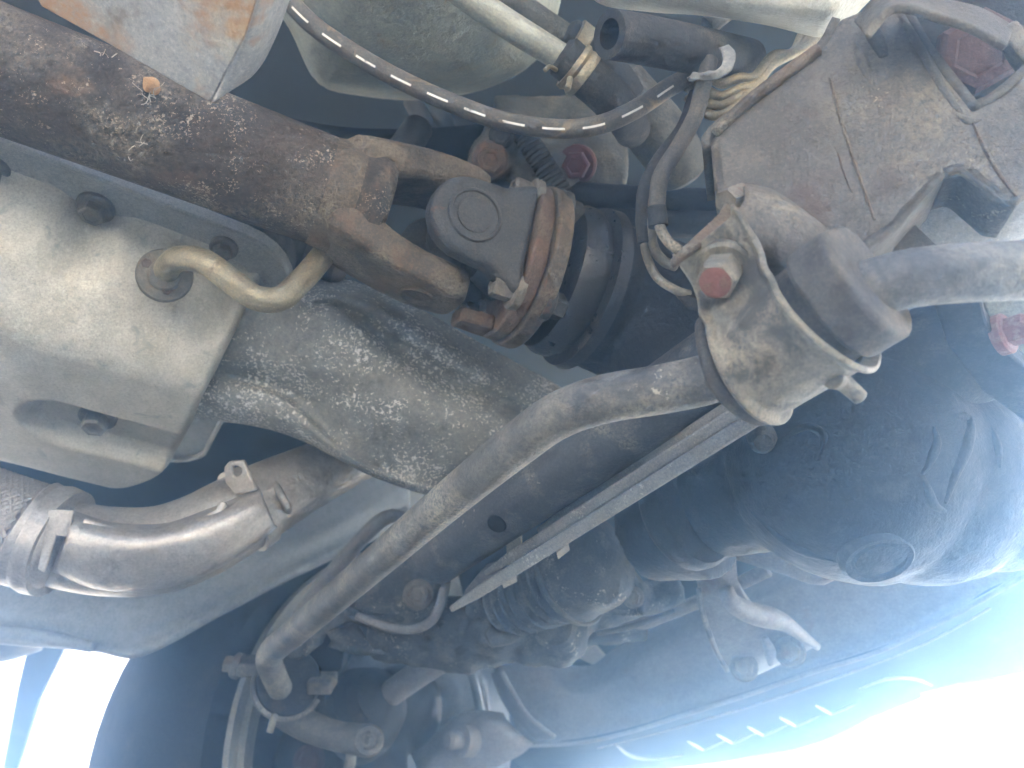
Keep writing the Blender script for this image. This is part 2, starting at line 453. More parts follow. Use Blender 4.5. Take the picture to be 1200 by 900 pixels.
def sheet(name, lines, mat, parent=None, nu=40, nv=24, thick=.003, bevel=0.0, wob=0.0, ws=20):
    """a pressed sheet lofted through lines of points, with real thickness"""
    rows = [cr([V(p) for p in ln], nu) for ln in lines]
    cols = [cr([rows[i][k] for i in range(len(rows))], nv) for k in range(nu)]
    bm = bmesh.new()
    if wob:
        for cI in cols:
            for j, p in enumerate(cI):
                cI[j] = p + (p - C0).normalized() * (mnoise.noise(p * ws) * wob)
    vs = [[bm.verts.new(p) for p in c] for c in cols]
    for i in range(nu - 1):
        for j in range(nv - 1):
            bm.faces.new((vs[i][j], vs[i + 1][j], vs[i + 1][j + 1], vs[i][j + 1]))
    bmesh.ops.recalc_face_normals(bm, faces=bm.faces)
    f = bm.faces[:] if False else list(bm.faces)
    mid = f[len(f) // 2]
    if mid.normal.dot(mid.calc_center_median() - C0) > 0:
        bmesh.ops.reverse_faces(bm, faces=f)
    xs = [v.co.copy() for v in bm.verts]
    c = sum(xs, Vector()) / len(xs)
    bmesh.ops.translate(bm, verts=bm.verts, vec=-c)
    for fa in bm.faces: fa.smooth = True
    me = bpy.data.meshes.new(name); bm.to_mesh(me); bm.free()
    me.materials.append(MT[mat])
    o = bpy.data.objects.new(name, me); COL.objects.link(o); o.location = c
    attach(o, parent)
    mods(o, solid=thick, bevel=bevel)
    return o
def cast(name, prims, mat, parent=None, voxel=.0035, smooth=6, disp=.0, dscale=.02):
    """one blended casting: overlapping solids fused by a voxel remesh.
    prims: ('s', centre, radii(3) or r, axes) | ('c', p0, p1, r0, r1) | ('b', centre, (x,y,z) half-vectors)"""
    bm = bmesh.new()
    for q in prims:
        if q[0] == 's':
            c = V(q[1]); r = q[2]
            ret = bmesh.ops.create_icosphere(bm, subdivisions=4, radius=1)
            if isinstance(r, (int, float)): r = (r, r, r)
            ax = q[3] if len(q) > 3 else (FWD, LAT, Vector((0, 0, 1)))
            for v in ret['verts']:
                p = v.co.copy(); v.co = c + ax[0] * p.x * r[0] + ax[1] * p.y * r[1] + ax[2] * p.z * r[2]
        elif q[0] == 'c':
            a, b = V(q[1]), V(q[2])
            lathe_bm(a, b - a, [(0, q[3]), ((b - a).length, q[4])], seg=32, bm=bm)
        elif q[0] == 'b':
            c = V(q[1]); hx, hy, hz = q[2]
            ret = bmesh.ops.create_cube(bm, size=2)
            for v in ret['verts']:
                p = v.co.copy(); v.co = c + hx * p.x + hy * p.y + hz * p.z
    o = finish(name, bm, mat, parent)
    m = o.modifiers.new('fuse', 'REMESH'); m.mode = 'VOXEL'; m.voxel_size = voxel; m.use_smooth_shade = True
    if smooth:
        m = o.modifiers.new('soften', 'SMOOTH'); m.iterations = smooth; m.factor = .5
    if disp:
        t = bpy.data.textures.new(name + '_grain', 'CLOUDS'); t.noise_scale = dscale; t.noise_depth = 3
        m = o.modifiers.new('grain', 'DISPLACE'); m.texture = t; m.strength = disp; m.mid_level = .5
    return o
def box(name, c, hx, hy, hz, mat, parent=None, bevel=.002):
    bm = bmesh.new()
    ret = bmesh.ops.create_cube(bm, size=2)
    c = V(c)
    for v in ret['verts']:
        p = v.co.copy(); v.co = c + hx * p.x + hy * p.y + hz * p.z
    return mods(finish(name, bm, mat, parent), bevel=bevel)
def st(o):
    o['kind'] = 'structure'; return o
def ss(a, b, x):
    t = max(0, min(1, (x - a) / (b - a))); return t * t * (3 - 2 * t)

# ================================================================== the setting
bm = bmesh.new()
g = [bm.verts.new((x, y, 0)) for x, y in ((-60, -60), (60, -60), (60, 60), (-60, 60))]
bm.faces.new(g)
st(finish('ground', bm, 'concrete'))

# the car's floor above everything, with a rolled front and side edge
bm = bmesh.new()
def quad(bm, pts):
    return bm.faces.new([bm.verts.new(p) for p in pts])
zf = .80
FX0, FX1, FY0, FY1 = -1.35, 1.25, .0, 2.05  # edges placed to steer sun shadow and daylight below
quad(bm, [Vector((FX0, FY0, zf)), Vector((FX1, FY0, zf)), Vector((FX1, FY1, zf)), Vector((FX0, FY1, zf))])
fl = finish('car_floor', bm, 'void')  # floor blackened so the gaps beneath it read as shaded
mods(fl, solid=.01)
tag(fl, 'floor of the car high above all the parts, coloured near-black to stand in for shade', 'car floor')

# ================================================================== rusty panel and floor bulges along the top
pl = Plane((40, 0, .36), (250, 118, .37), (330, 0, .33))
t = thing('heat_shield', 'rust-blotched galvanised steel panel with a pointed corner, top left over the driveshaft', 'metal panel', pl.at(245, 118))
slab('face_panel', [(30, -30), (48, 8), (120, 48), (247, 121), (262, 92), (290, 40), (312, -30)], pl, .003, 'rustpanel', t, bevel=.001)
sheet('rolled_edge', [[pl.at(312, -30), pl.at(290, 40), pl.at(262, 92), pl.at(247, 121)],
                      [(330, -30, .338), (309, 40, .352), (283, 92, .364), (252, 119, .369)],
                      [(350, -30, .362), (325, 40, .372), (300, 85, .378), (262, 112, .378)]], 'rustpanel', t, nu=24, nv=12, thick=.002)

def dome(name, rows, mat, label, cat, thick=.004, wob=.002):
    o = sheet(name, rows, mat, None, nu=44, nv=30, thick=thick, wob=wob, ws=25)
    return tag(o, label, cat)
dome('fuel_tank', [[(250, -60, .56), (330, 20, .56), (370, 95, .60), (420, 112, .63), (500, 117, .66), (580, 100, .66), (640, 55, .62), (670, -60, .60)],
                   [(290, -60, .50), (350, 0, .50), (390, 60, .53), (440, 80, .55), (500, 84, .56), (560, 72, .56), (605, 35, .55), (630, -60, .54)],
                   [(330, -60, .46), (380, -20, .47), (410, 20, .485), (450, 35, .50), (500, 38, .505), (540, 30, .505), (570, 5, .50), (590, -60, .49)],
                   [(380, -60, .45), (410, -40, .455), (435, -25, .46), (460, -20, .465), (500, -20, .465), (520, -25, .465), (540, -40, .465), (550, -60, .46)]],
     'floor', 'grey-green rounded tank with brown spots behind the dashed hose', 'tank', wob=.003)
dome('floor_bulge', [[(660, -40, .50), (700, 3, .49), (760, 14, .47), (830, 19, .45), (900, 30, .44), (960, 44, .44), (985, 36, .44), (1012, 8, .43), (1060, -40, .42)],
                     [(680, -60, .45), (720, -10, .45), (770, 2, .43), (830, 6, .415), (900, 14, .405), (955, 26, .405), (975, 20, .40), (1000, -5, .40), (1050, -50, .40)],
                     [(700, -80, .43), (740, -40, .43), (790, -30, .41), (840, -28, .40), (900, -22, .395), (950, -16, .39), (965, -20, .39), (990, -40, .39), (1040, -80, .39)]],
     'pale', 'pale cream painted floor bulge with a curved rim at the top edge', 'floor panel')
dome('wheel_well', [[(1010, -60, .50), (1100, -30, .50), (1190, 110, .49), (1290, 200, .48)],
                    [(1040, -90, .46), (1130, -60, .46), (1225, 70, .45), (1320, 160, .44)],
                    [(1060, -140, .44), (1160, -110, .44), (1270, 20, .43), (1360, 110, .42)]],
     'floor', 'grey-green floor panel in the top right corner behind the brown bracket', 'floor panel')

# ================================================================== transmission oil pan
PO = H(330, 303, .40)
def pan_uv(x, y, h):
    q = H(x, y, h) - PO
    return q.dot(FWD), q.dot(LAT)
u_b1, _ = pan_uv(112, 246, .395)
u_dent, _ = pan_uv(240, 330, .36)
u_dr, v_dr = pan_uv(104, 505, .315)
def smin(a, b, k):
    h = max(0, min(1, .5 + .5 * (b - a) / k)); return b + (a - b) * h - k * h * (1 - h)
PRF = [(-.1, 0), (.010, 0), (.020, .027), (.036, .051), (.044, .058), (.066, .088), (.074, .0902), (.224, .0902), (.238, .082), (.262, 0), (.4, 0)]
def prof1(v):
    for (a, wa), (b, wb) in zip(PRF, PRF[1:]):
        if a <= v <= b: return wa + (wb - wa) * (v - a) / (b - a)
    return 0
def prof(v):
    return sum(prof1(v + k * .0016) for k in range(-3, 4)) / 7
def panw(u, v):
    a = prof(v)
    b = .0902 * ss(.0, .020, -u - .003 - 7.5 * max(0, v - .17) ** 2)
    wv = max(0, smin(a, b, .024))
    # pressed dents below the bolts
    for u0, wd, dp in ((u_b1, .013, .030), (u_dent + .022, .012, .030), (u_b1 - .115, .012, .03)):
        gsn = math.exp(-((u - u0) / wd) ** 2)
        wv -= dp * gsn * ss(.0, .012, v) * (1 - ss(.018, .046, v))
    # drain recess open to the front end
    du = max(0, (u_dr - .016) - u)
    k = math.hypot(du, (v - v_dr - .004) * 1.0)
    wv -= .016 * (1 - ss(.020, .031, k)) * ss(.03, .06, wv)
    return max(wv, -.0005)
t = thing('transmission_oil_pan', 'large silver aluminium transmission pan with bolted rim and drain bolt recess', 'oil pan', PO + FWD * -.2 + LAT * .15 + DN * .09)
bm = bmesh.new()
NU, NV = 170, 150
us = [-.46 * (1 - i / (NU - 1)) ** 1.25 for i in range(NU)]
vsamp = [.29 * j / (NV - 1) for j in range(NV)]
vv = []
for u in us:
    row = []
    for v in vsamp:
        p = PO + FWD * u + LAT * v + DN * panw(u, v)
        p += DN * mnoise.noise(p * 22) * .0012
        row.append(bm.verts.new(p))
    vv.append(row)
for i in range(NU - 1):
    for j in range(NV - 1):
        bm.faces.new((vv[i][j], vv[i + 1][j], vv[i + 1][j + 1], vv[i][j + 1]))
finish('pan_body', bm, 'pan', t, auto=80)
# rim: an upstanding strip all round with a rounded front corner, and a raised bead
def rimpath(off):
    pts = []
    pts += [PO + FWD * -.48 + LAT * -off, PO + FWD * (-.03) + LAT * -off]
    for k in range(7):
        a = math.pi / 2 * k / 6
        pts.append(PO + FWD * (-.028 + (.028 + off) * math.sin(a)) + LAT * (.028 - (.028 + off) * math.cos(a)))
    for k in range(1, 7):
        a = math.pi / 2 * k / 6
        pts.append(PO + FWD * (-.028 + (.028 + off) * math.cos(a)) + LAT * (.262 + (.028 + off) * math.sin(a)))
    pts.append(PO + FWD * -.48 + LAT * (.29 + off))
    return pts
def strip(name, off0, off1, z0, z1, mat, parent):
    bm = bmesh.new()
    a = rimpath(off0); b = rimpath(off1)
    rows = []
    for p, q in zip(a, b):
        rows.append([bm.verts.new(p + DN * z0), bm.verts.new(p + DN * z1), bm.verts.new(q + DN * z1), bm.verts.new(q + DN * z0)])
    for r0, r1 in zip(rows, rows[1:]):
        for k in range(4):
            bm.faces.new((r0[k], r1[k], r1[(k + 1) % 4], r0[(k + 1) % 4]))
    bm.faces.new(rows[0]); bm.faces.new(rows[-1])
    return mods(finish(name, bm, mat, parent, auto=30), bevel=.0012)
strip('rim', -.016, .015, -.004, .003, 'flange', t)
strip('rim_lip', .0115, .0152, -.003, .007, 'flange', t)
strip('gasket', -.010, .007, -.007, -.0042, 'rubber', t)
strip('gearbox_rim', -.012, .014, -.024, -.0072, 'case', t)
for (x, y, r) in ((112, 244, .0082), (262, 291, .0066), (-10, 200, .008)):
    p = H(x, y, .397)
    bolt(p + DN * .002 - LAT * .002, DN, r, 'boltsteel', t, h=r * .9)
p = PO + FWD * (u_dr + .002) + LAT * v_dr + DN * .072
bolt(p, DN + LAT * -.15, .0092, 'boltsteel', t, name='drain_bolt')
bolt(H(278, 372, .375), FWD, .006, 'darkbolt', t)

# gearbox seen in the slot between pan and driveshaft
t = thing('gearbox_case', 'grimy dark gearbox casting glimpsed between the pan rim and driveshaft', 'gearbox', P(100, 215, .56))
cast('case', [('c', (-40, 150, .56), (180, 235, .58), .032, .03), ('b', (20, 190, .54), (FWD * .05, LAT * .015, Vector((0, 0, .02)))), ('s', (60, 195, .53), .022), ('s', (100, 212, .54), .018)], 'case', t, voxel=.004, disp=.008, dscale=.02)
tube('stub', [(296, 262, .585), (336, 282, .58), (356, 290, .58)], [.023, .023, .020], 'case', t, n=12)
tube('stub', [(345, 285, .585), (400, 312, .585)], [.016, .016], 'yoke', t, n=12)
box('lug', (180, 236, .56), FWD * .012, LAT * .008, Vector((0, 0, .02)), 'raillight', t)
bolt((212, 236, .55), DN + LAT * -.6, .012, 'brownbush', t)
box('lug', (238, 250, .56), FWD * .010, LAT * .008, Vector((0, 0, .018)), 'case', t)

# bent oil pipe screwed to the pan
t = thing('oil_pipe', 'bent tan metal oil pipe with round flange on the silver pan', 'pipe', P(195, 322, .475))
tube('pipe', [(193, 328, .492), (197, 313, .476), (212, 303, .462), (240, 307, .455), (272, 330, .452), (300, 349, .452), (328, 350, .457), (352, 330, .468), (378, 300, .485), (405, 262, .51)], .0076, 'pipe', t, n=70, seg=24)
fn = (P(195, 318, .44) - P(190, 330, .50)).normalized()
lathe('flange', (193, 323, .484), fn, [(-.006, .0165), (.001, .0168), (.0025, .0155), (.0028, .010), (.005, .0095), (.006, .0085)], 'boltsteel', t)
bolt((172, 309, .480), fn, .0035, 'darkbolt', t, washer=False)
bolt((196, 340, .484), fn, .0035, 'darkbolt', t, washer=False)

# ================================================================== propeller shaft and universal joint
S0, S1 = H(-120, 37, .385), H(440, 247, .385)
E1 = (S1 - S0).normalized()
J = S1 + E1 * .051
E2 = -(J - C0); E2 = (E2 - E1 * E2.dot(E1)).normalized()
E3 = E1.cross(E2).normalized()
if (P(550, 360, .5) - P(550, 260, .5)).dot(E3) < 0: E3 = -E3        # E3 points down in the picture
E2 = (E2 * math.cos(R(27)) - E3 * math.sin(R(27))).normalized()     # the near ear is turned up a little
E3 = E1.cross(E2).normalized()
if (P(550, 360, .5) - P(550, 260, .5)).dot(E3) < 0: E3 = -E3
def L(a, b, c): return J + E1 * a + E2 * b + E3 * c
t = thing('propeller_shaft', 'thick rust-brown driveshaft tube with forked yoke, running in from the upper left', 'driveshaft', S1 + DN * .03)
lathe('tube', S0, E1, [(0, .0335), ((S1 - S0).length - .012, .0335), ((S1 - S0).length - .006, .0355), ((S1 - S0).length, .0345), ((S1 - S0).length + .004, .030)], 'shaft', t, seg=64)
def yoke_ear(sign):
    bm = bmesh.new()
    # ear in (a along E1, b along E2), thick along E3; swept as rings from collar to the tip
    st_ = [(-.085, .010, .030, .023), (-.068, .020, .029, .0155), (-.050, .0275, .027, .0125), (-.034, .032, .026, .0118), (-.020, .0345, .025, .0115), (-.004, .0355, .0245, .0115), (.008, .0355, .022, .0113), (.0135, .0355, .019, .0105), (.0150, .0355, .015, .008)]
    rows = []
    for a, c, hb, hc in st_:
        ring = []
        for k in range(16):
            an = 2 * math.pi * k / 16
            ca, sa = math.cos(an), math.sin(an)
            e = .38
            x_ = math.copysign(abs(ca) ** e, ca) * hb; y_ = math.copysign(abs(sa) ** e, sa) * hc
            ring.append(bm.verts.new(L(a, x_, sign * (c + y_))))
        rows.append(ring)
    for r0, r1 in zip(rows, rows[1:]):
        for k in range(16):
            bm.faces.new((r0[k], r0[(k + 1) % 16], r1[(k + 1) % 16], r1[k]))
    bm.faces.new(rows[0]); bm.faces.new(rows[-1])
    return bm
for sg in (1, -1):
    o = finish('yoke_ear', yoke_ear(sg), 'yoke', t); mods(o, sub=1)
    lathe('bearing_cap', L(0, 0, sg * .030), E3 * sg, [(0, .0125), (.0135, .0125), (.0145, .011)], 'joint', o)
    if sg == 1: ear_low = o
bm = lathe_bm(L(-.086, 0, 0), E1, [(0, .0335), (.010, .0352), (.022, .033), (.030, .028), (.034, .020)], seg=48)
finish('collar', bm, 'yoke', t)
# dark oval lightening slot on the lower ear
lathe('slot', L(-.014, .003, .0432), E3, [(0, .001), (.0016, .010), (.0050, .0118), (.0052, .0095), (.0016, .008)], 'yoke', ear_low)
# cross
bm = lathe_bm(L(0, -.034, 0), E2, [(0, .0105), (.068, .0105)], seg=24)
lathe_bm(L(0, 0, -.034), E3, [(0, .0105), (.068, .0105)], seg=24, bm=bm)
bmesh.ops.create_icosphere(bm, subdivisions=3, radius=.016, matrix=Matrix.Translation(J))
finish('cross', bm, 'joint', t)
# flange yoke
FA = .040
def ear_outline():
    pts = []
    for k in range(13):
        a = math.pi * (.5 + k / 12)
        pts.append((-.0 + .0265 * math.cos(a), -.0265 * math.sin(a)))
    # lower side flares to the flange
    return [(FA, -.038), (FA - .010, -.034), (FA - .022, -.028)] + pts[:] + [(FA - .022, .028), (FA - .012, .034), (FA, .040)]
for sg in (1, -1):
    bm = bmesh.new()
    ol = ear_outline()
    a_ = [bm.verts.new(L(a, sg * (.024 + (.0 if a < .02 else .003)), c)) for a, c in ol]
    b_ = [bm.verts.new(L(a, sg * (.041 + (.0 if a < .02 else (a - .02) * .10)), c)) for a, c in ol]
    n_ = len(ol)
    for k in range(n_):
        bm.faces.new((a_[k], a_[(k + 1) % n_], b_[(k + 1) % n_], b_[k]))
    bm.faces.new(a_); bm.faces.new(b_)
    o = finish('flange_ear', bm, 'joint', t); mods(o, bevel=.0055, seg=4)
    lathe('bearing_cap', L(.001, sg * .036, 0), E2 * sg, [(0, .0175), (.0058, .0175), (.0066, .0168), (.0066, .0155), (.0050, .0150), (.0048, .0115), (.0056, .0110), (.0057, .0)], 'joint', o, seg=48)
def lobed(a0, a1, r, cut, mat, name, parent, bev=.002):
    bm = bmesh.new()
    ring0, ring1 = [], []
    for k in range(72):
        an = 2 * math.pi * k / 72
        rr = r * (1 - cut * (.5 + .5 * math.cos(2 * an)) ** 3)
        b, c = rr * math.cos(an), rr * math.sin(an)
        ring0.append(bm.verts.new(L(a0, b, c))); ring1.append(bm.verts.new(L(a1, b, c)))
    for k in range(72):
        bm.faces.new((ring0[k], ring0[(k + 1) % 72], ring1[(k + 1) % 72], ring1[k]))
    bm.faces.new(ring0); bm.faces.new(ring1)
    o = finish(name, bm, mat, parent); return mods(o, bevel=bev, seg=3)
lobed(FA, FA + .011, .054, .10, 'rustedge', 'flange_plate', t)
bm = lathe_bm(L(FA - .02, 0, 0), E1, [(0, .020), (.022, .030)], seg=32)
finish('flange_hub', bm, 'joint', t)
for b, c in ((.030, .0335), (.030, -.0335), (-.030, .0335), (-.030, -.0335)):
    bolt(L(FA - .001, b, c), -E1, .0085, 'boltsteel', t, h=.013)
box('balance_weight', L(FA - .012, -.004, .048), E1 * .012, E2 * .010, E3 * .005, 'rustedge', t)

# companion flange, dust cover and front differential
t = thing('differential', 'oily black front differential casting with round drain plug, lower right', 'differential', P(1020, 690, .46))
lobed(FA + .0116, FA + .023, .0560, .05, 'yoke', 'companion_flange', t)
for b, c in ((.030, .0335), (.030, -.0335), (-.030, .0335), (-.030, -.0335)):
    bolt(L(FA + .023, b, c), E1, .0088, 'joint', t, h=.010, name='nut')
lathe('hub', L(FA + .02, 0, 0), E1, [(0, .030), (.05, .030)], 'black', t)
lathe('dust_cover', L(FA + .030, 0, 0), E1, [(0, .040), (.004, .050), (.012, .0535), (.018, .0535), (.019, .050), (.024, .050), (.026, .057), (.034, .058), (.036, .054)], 'seal', t, seg=64)
N0 = L(FA + .062, 0, 0)
NX = P(1010, 545, .50)
cast('housing', [
    ('c', N0, N0 + E1 * .07, .052, .056),
    ('c', N0 + E1 * .05, P(900, 480, .49), .056, .062),
    ('s', (1000, 545, .475), (.078, .074, .070)),
    ('s', (1075, 560, .485), (.070, .066, .066)),
    ('s', (960, 500, .475), (.052, .05, .05)),
    ('s', (1150, 560, .49), (.05, .05, .06)),
    ('c', (930, 560, .50), (790, 600, .56), .045, .036),
    ('c', (830, 600, .54), (760, 610, .575), .046, .044),
    ('s', (1030, 650, .465), (.030, .030, .016)),
    ('c', (905, 530, .455), (925, 590, .462), .016, .020),
    ('c', (730, 395, .52), (700, 380, .50), .012, .010),
    
], 'black', t, voxel=.0032, smooth=7, disp=.002, dscale=.012)
dpn = (DN * 1.0 + Vector((0, -.25, 0))).normalized()
bpy.context.view_layer.update()
_dg = bpy.context.evaluated_depsgraph_get()
def hit(x, y, lift=0.0):
    ok, loc, nor, *_ = SC.ray_cast(_dg, C0, ray(x, y).normalized())
    return loc + nor * lift
for pts, r in ((((1095, 500), (1098, 520), (1088, 545), (1080, 556)), .0030), (((1118, 488), (1136, 490), (1134, 520), (1120, 556), (1108, 590)), .0042), (((1162, 500), (1168, 520), (1172, 548)), .003),
               (((1080, 556), (1094, 590), (1108, 600)), .003), (((915, 515), (945, 500), (965, 512), (958, 540)), .0025),
               (((880, 600), (930, 640), (985, 660)), .004)):
    tube('rib', [hit(x, y, -r * .3) for x, y in pts], [r * .5, r, r * .5], 'black', t, n=26, seg=12)
lathe('drain_plug', hit(1028, 656, -.003), dpn, [(-.012, .0215), (.002, .0205), (.0045, .018), (.004, .0150), (.002, .0142), (.002, .0128), (.004, .0120), (.0045, .0)], 'black', t, seg=40)
lathe('axle_collar', P(800, 595, .53), P(860, 575, .50) - P(800, 595, .53), [(-.004, .040), (.0, .043), (.008, .043), (.012, .040)], 'black', t)
lathe('breather', (893, 512, .44), Vector((-.2, -.5, -.7)), [(-.01, .009), (.006, .008), (.010, .005)], 'case', t)

# axle mount cylinder at right with its bracket
t = thing('differential_mount', 'black cylindrical differential mount under the grey bar at right', 'mount', P(1060, 480, .42))
AX = P(1160, 398, .455) - P(1010, 480, .47)
lathe('sleeve', (1010, 472, .47), AX, [(-.02, .030), (-.016, .034), (.0, .0345), (.045, .0345), (.11, .0345)], 'blackmatte', t, seg=48)
pl = Plane((1100, 350, .385), (1190, 470, .41), (1200, 350, .37))
slab('bracket_plate', [(1085, 330), (1148, 345), (1156, 378), (1180, 412), (1215, 440), (1215, 505), (1150, 458), (1110, 405)], pl, .012, 'blackmatte', t, smooth=0)
pl2 = Plane((1150, 340, .41), (1220, 430, .41), (1220, 330, .40))
slab('back_plate', [(1140, 330), (1230, 330), (1230, 450), (1180, 420)], pl2, .004, 'floor', t)
bolt((1178, 391, .392), Vector((.55, -.75, -.25)), .0075, 'redmark', t, h=.010)

# ================================================================== stabiliser bar and its clamp
t = tag(tube('stabiliser_bar', [H(1300, 318, .2115), H(1200, 317, .2115), H(1100, 322, .2115), H(1040, 332, .2115), H(985, 352, .2115), H(925, 392, .2115), H(875, 424, .2115), H(830, 444, .2115),
     H(770, 457, .2115), H(725, 464, .2115), H(685, 474, .2115), H(645, 492, .2115), H(600, 526, .2115), H(555, 562, .2115), H(500, 608, .2115), H(440, 660, .2115), H(380, 711, .2115), H(345, 741, .2115), H(322, 760, .2118), H(315, 772, .2120), H(319, 786, .2115), H(328, 806, .2095)],
     [.0112, .0112, .0108, .0106, .0106], 'bar', None, n=130, seg=28), 'long bent grey stabiliser bar crossing the middle from right to lower left', 'bar')
BC = H(921, 394, .2115)
BS = (H(985, 352, .2115) - H(860, 434, .2115)).normalized()       # along the bar, to the right
BQ = -(BC - C0).normalized(); BQ = (BQ - BS * BQ.dot(BS)).normalized()    # to the lens
BP = BQ.cross(BS).normalized()
if (P(850, 320, .3) - P(920, 394, .3)).dot(BP) < 0: BP = -BP      # towards the bolt tab
def B(s, p, q): return BC + BS * s + BP * p + BQ * q
t = thing('stabiliser_clamp', 'dusty tan clamp with red-marked bolt holding the stabiliser bar in rubber', 'clamp', B(0, -.03, 0))
def strap_profile(R_, tab=.052):
    pr = []
    pr.append((tab, .006)); pr.append((.045, .0065)); pr.append((.036, .0075)); pr.append((.029, .011)); pr.append((.0235, .0165))
    for k in range(15):
        a = R(42 + k * 15)
        pr.append((R_ * math.cos(a), R_ * math.sin(a)))
    return pr
def extrude_profile(name, pr, s0, s1, thick, mat, parent, ns=10, shape=None, skew=0, rim=0.0):
    """sheet-metal strap: profile in the (p, q) plane swept along the bar, optionally with turned-up rims"""
    bm = bmesh.new()
    pp = cr([Vector((a, b, 0)) for a, b in pr], 70)
    rows = []
    for i in range(ns + 1):
        f = i / ns
        row = []
        for k, q in enumerate(pp):
            w_ = shape(k / (len(pp) - 1)) if shape else 1
            mid = (s0 + s1) / 2
            s_ = mid + (s0 + (s1 - s0) * f - mid) * w_ + skew * (k / (len(pp) - 1) - .3)
            nrm = Vector((q.x, q.y, 0)).normalized()
            ed = max(0, abs(f - .5) * 2 - .80) / .20
            row.append(bm.verts.new(B(s_, q.x + nrm.x * rim * ed, q.y + nrm.y * rim * ed)))
        rows.append(row)
    for i in range(ns):
        for k in range(len(pp) - 1):
            bm.faces.new((rows[i][k], rows[i + 1][k], rows[i + 1][k + 1], rows[i][k + 1]))
    o = finish(name, bm, mat, parent, auto=60)
    o.modifiers.new('thickness', 'SOLIDIFY').thickness = thick
    o.modifiers['thickness'].offset = 0
    mods(o, bevel=.0008)
    return o
extrude_profile('strap', strap_profile(.0255), -.021, .021, .0028, 'bracket', t, ns=20, shape=lambda k: .80 + .26 * ss(.25, .65, k), rim=.004)
# rubber bushing: a D-shaped block through which the bar runs
def bush(name, s0, s1, R_, mat, parent, flat=.016):
    bm = bmesh.new()
    ring = []
    for k in range(40):
        a = 2 * math.pi * k / 40
        x_, y_ = math.cos(a) * R_, math.sin(a) * R_
        if x_ > 0:
            if flat:
                e = max(abs(math.cos(a)), abs(math.sin(a)))
                x_, y_ = x_ / max(e, .86), y_ / max(e, .86)
            else:
                y_ *= 1 - .45 * x_ / R_
        ring.append((x_, y_))
    r0 = [bm.verts.new(B(s0, *q)) for q in ring]; r1 = [bm.verts.new(B(s1, *q)) for q in ring]
    for k in range(40):
        bm.faces.new((r0[k], r0[(k + 1) % 40], r1[(k + 1) % 40], r1[k]))
    bm.faces.new(r0); bm.faces.new(r1)
    return mods(finish(name, bm, mat, parent), bevel=.0025, seg=3)
bsh = bush('bushing', -.0285, .026, .0225, 'bushing', t, 0)
bush('bushing_rim', -.0290, -.0225, .0275, 'bushing', bsh, 0)
bush('bushing_rim', .0228, .0400, .0250, 'bushing', bsh)
cb = bolt(B(-.001, .0365, .0085), (BQ + BP * -.25).normalized(), .0085, 'bracket', t, h=.014, name='bolt')
lathe('paint_mark', B(-.001, .0365, .0085) + (BQ + BP * -.25).normalized() * .0152, (BQ + BP * -.25).normalized(), [(-.001, .0064), (.0006, .0064), (.0009, .005)], 'redmark', cb, seg=20)
tube('pin', [B(.010, -.0235, .012), B(.010, -.0268, .006), B(.011, -.036, .003)], [.0042, .0036, .0032], 'bracket', t, n=14, seg=14)

# ================================================================== brown mount bracket
t = thing('engine_mount_bracket', 'large brown box-section steel bracket filling the upper right, with scratch lines', 'bracket', P(1000, 300, .35))
pl = Plane((840, 190, .365), (990, 300, .335), (1190, 200, .325))
slab('face_plate', [(833, 172), (842, 150), (955, 66), (985, 22), (1020, 8), (1058, 14), (1085, 60), (1140, 130), (1176, 110), (1230, 62), (1235, 205), (1192, 240), (1172, 236), (1150, 218), (1128, 202), (1108, 206), (1075, 240), (1045, 272), (990, 306), (962, 292), (930, 262), (890, 232), (850, 250), (838, 214)], pl, .004, 'mount', t, bevel=.0015)
# the flange along the upper left, folded back
bk = pl.n * -.05
def fold(name, pa, depth, mat='mount', lift=0.0, thick=.004):
    pts = [pl.at(*q) + pl.n * lift for q in pa]
    sheet_pts = [pts, [p - pl.n * depth * .5 for p in pts], [p - pl.n * depth for p in pts]]
    return sheet(name, sheet_pts, mat, t, nu=20, nv=8, thick=thick)
fold('side_wall', [(833, 172), (842, 150), (955, 66), (985, 22)], .05)
fold('side_wall', [(838, 214), (833, 172)], .05)
fold('side_wall', [(1058, 14), (1085, 60), (1140, 130)], .045)
fold('side_wall', [(1140, 130), (1176, 110), (1230, 62)], .04)
fold('side_wall', [(990, 306), (1045, 272), (1075, 240), (1108, 206)], .04)
fold('side_wall', [(1108, 206), (1128, 202), (1150, 218), (1172, 236), (1192, 240)], .03)
# raised welded strips and edge bead
def bead(name, pa, r, mat='mount', lift=.001, n=24, sq=(1, 1)):
    return tube(name, [pl.at(*q) + pl.n * lift for q in pa], r, mat, t, n=n, seg=12)
bead('edge_bead', [(838, 156), (880, 118), (958, 60)], [.0025, .003, .003], 'yoke')
bead('weld_line', [(973, 92), (985, 140), (1005, 200), (1025, 258)], [.0006, .0008, .0006], 'yoke', lift=.0001)
bead('weld_line', [(982, 180), (990, 205), (998, 225)], [.0003, .0004, .0003], 'yoke', lift=.0001)
bead('pressed_rib', [(1012, 20), (1024, 40), (1036, 66)], [.003, .004, .0025], 'mount', lift=-.001)
bead('pressed_rib', [(1056, 18), (1085, 68), (1110, 110), (1128, 135)], [.002, .0025, .0025, .0015], 'mount', lift=-.0012)
bead('pressed_rib', [(1000, 45), (1012, 75), (1022, 100)], [.001, .003, .001], 'mount', lift=-.001)
bead('weld_bead', [(1120, 132), (1136, 142), (1150, 140)], [.001, .002, .001], 'mount', lift=-.0008)
bead('weld_line', [(1140, 145), (1165, 195), (1190, 230)], [.0006, .0009, .0006], 'yoke', lift=.0002)
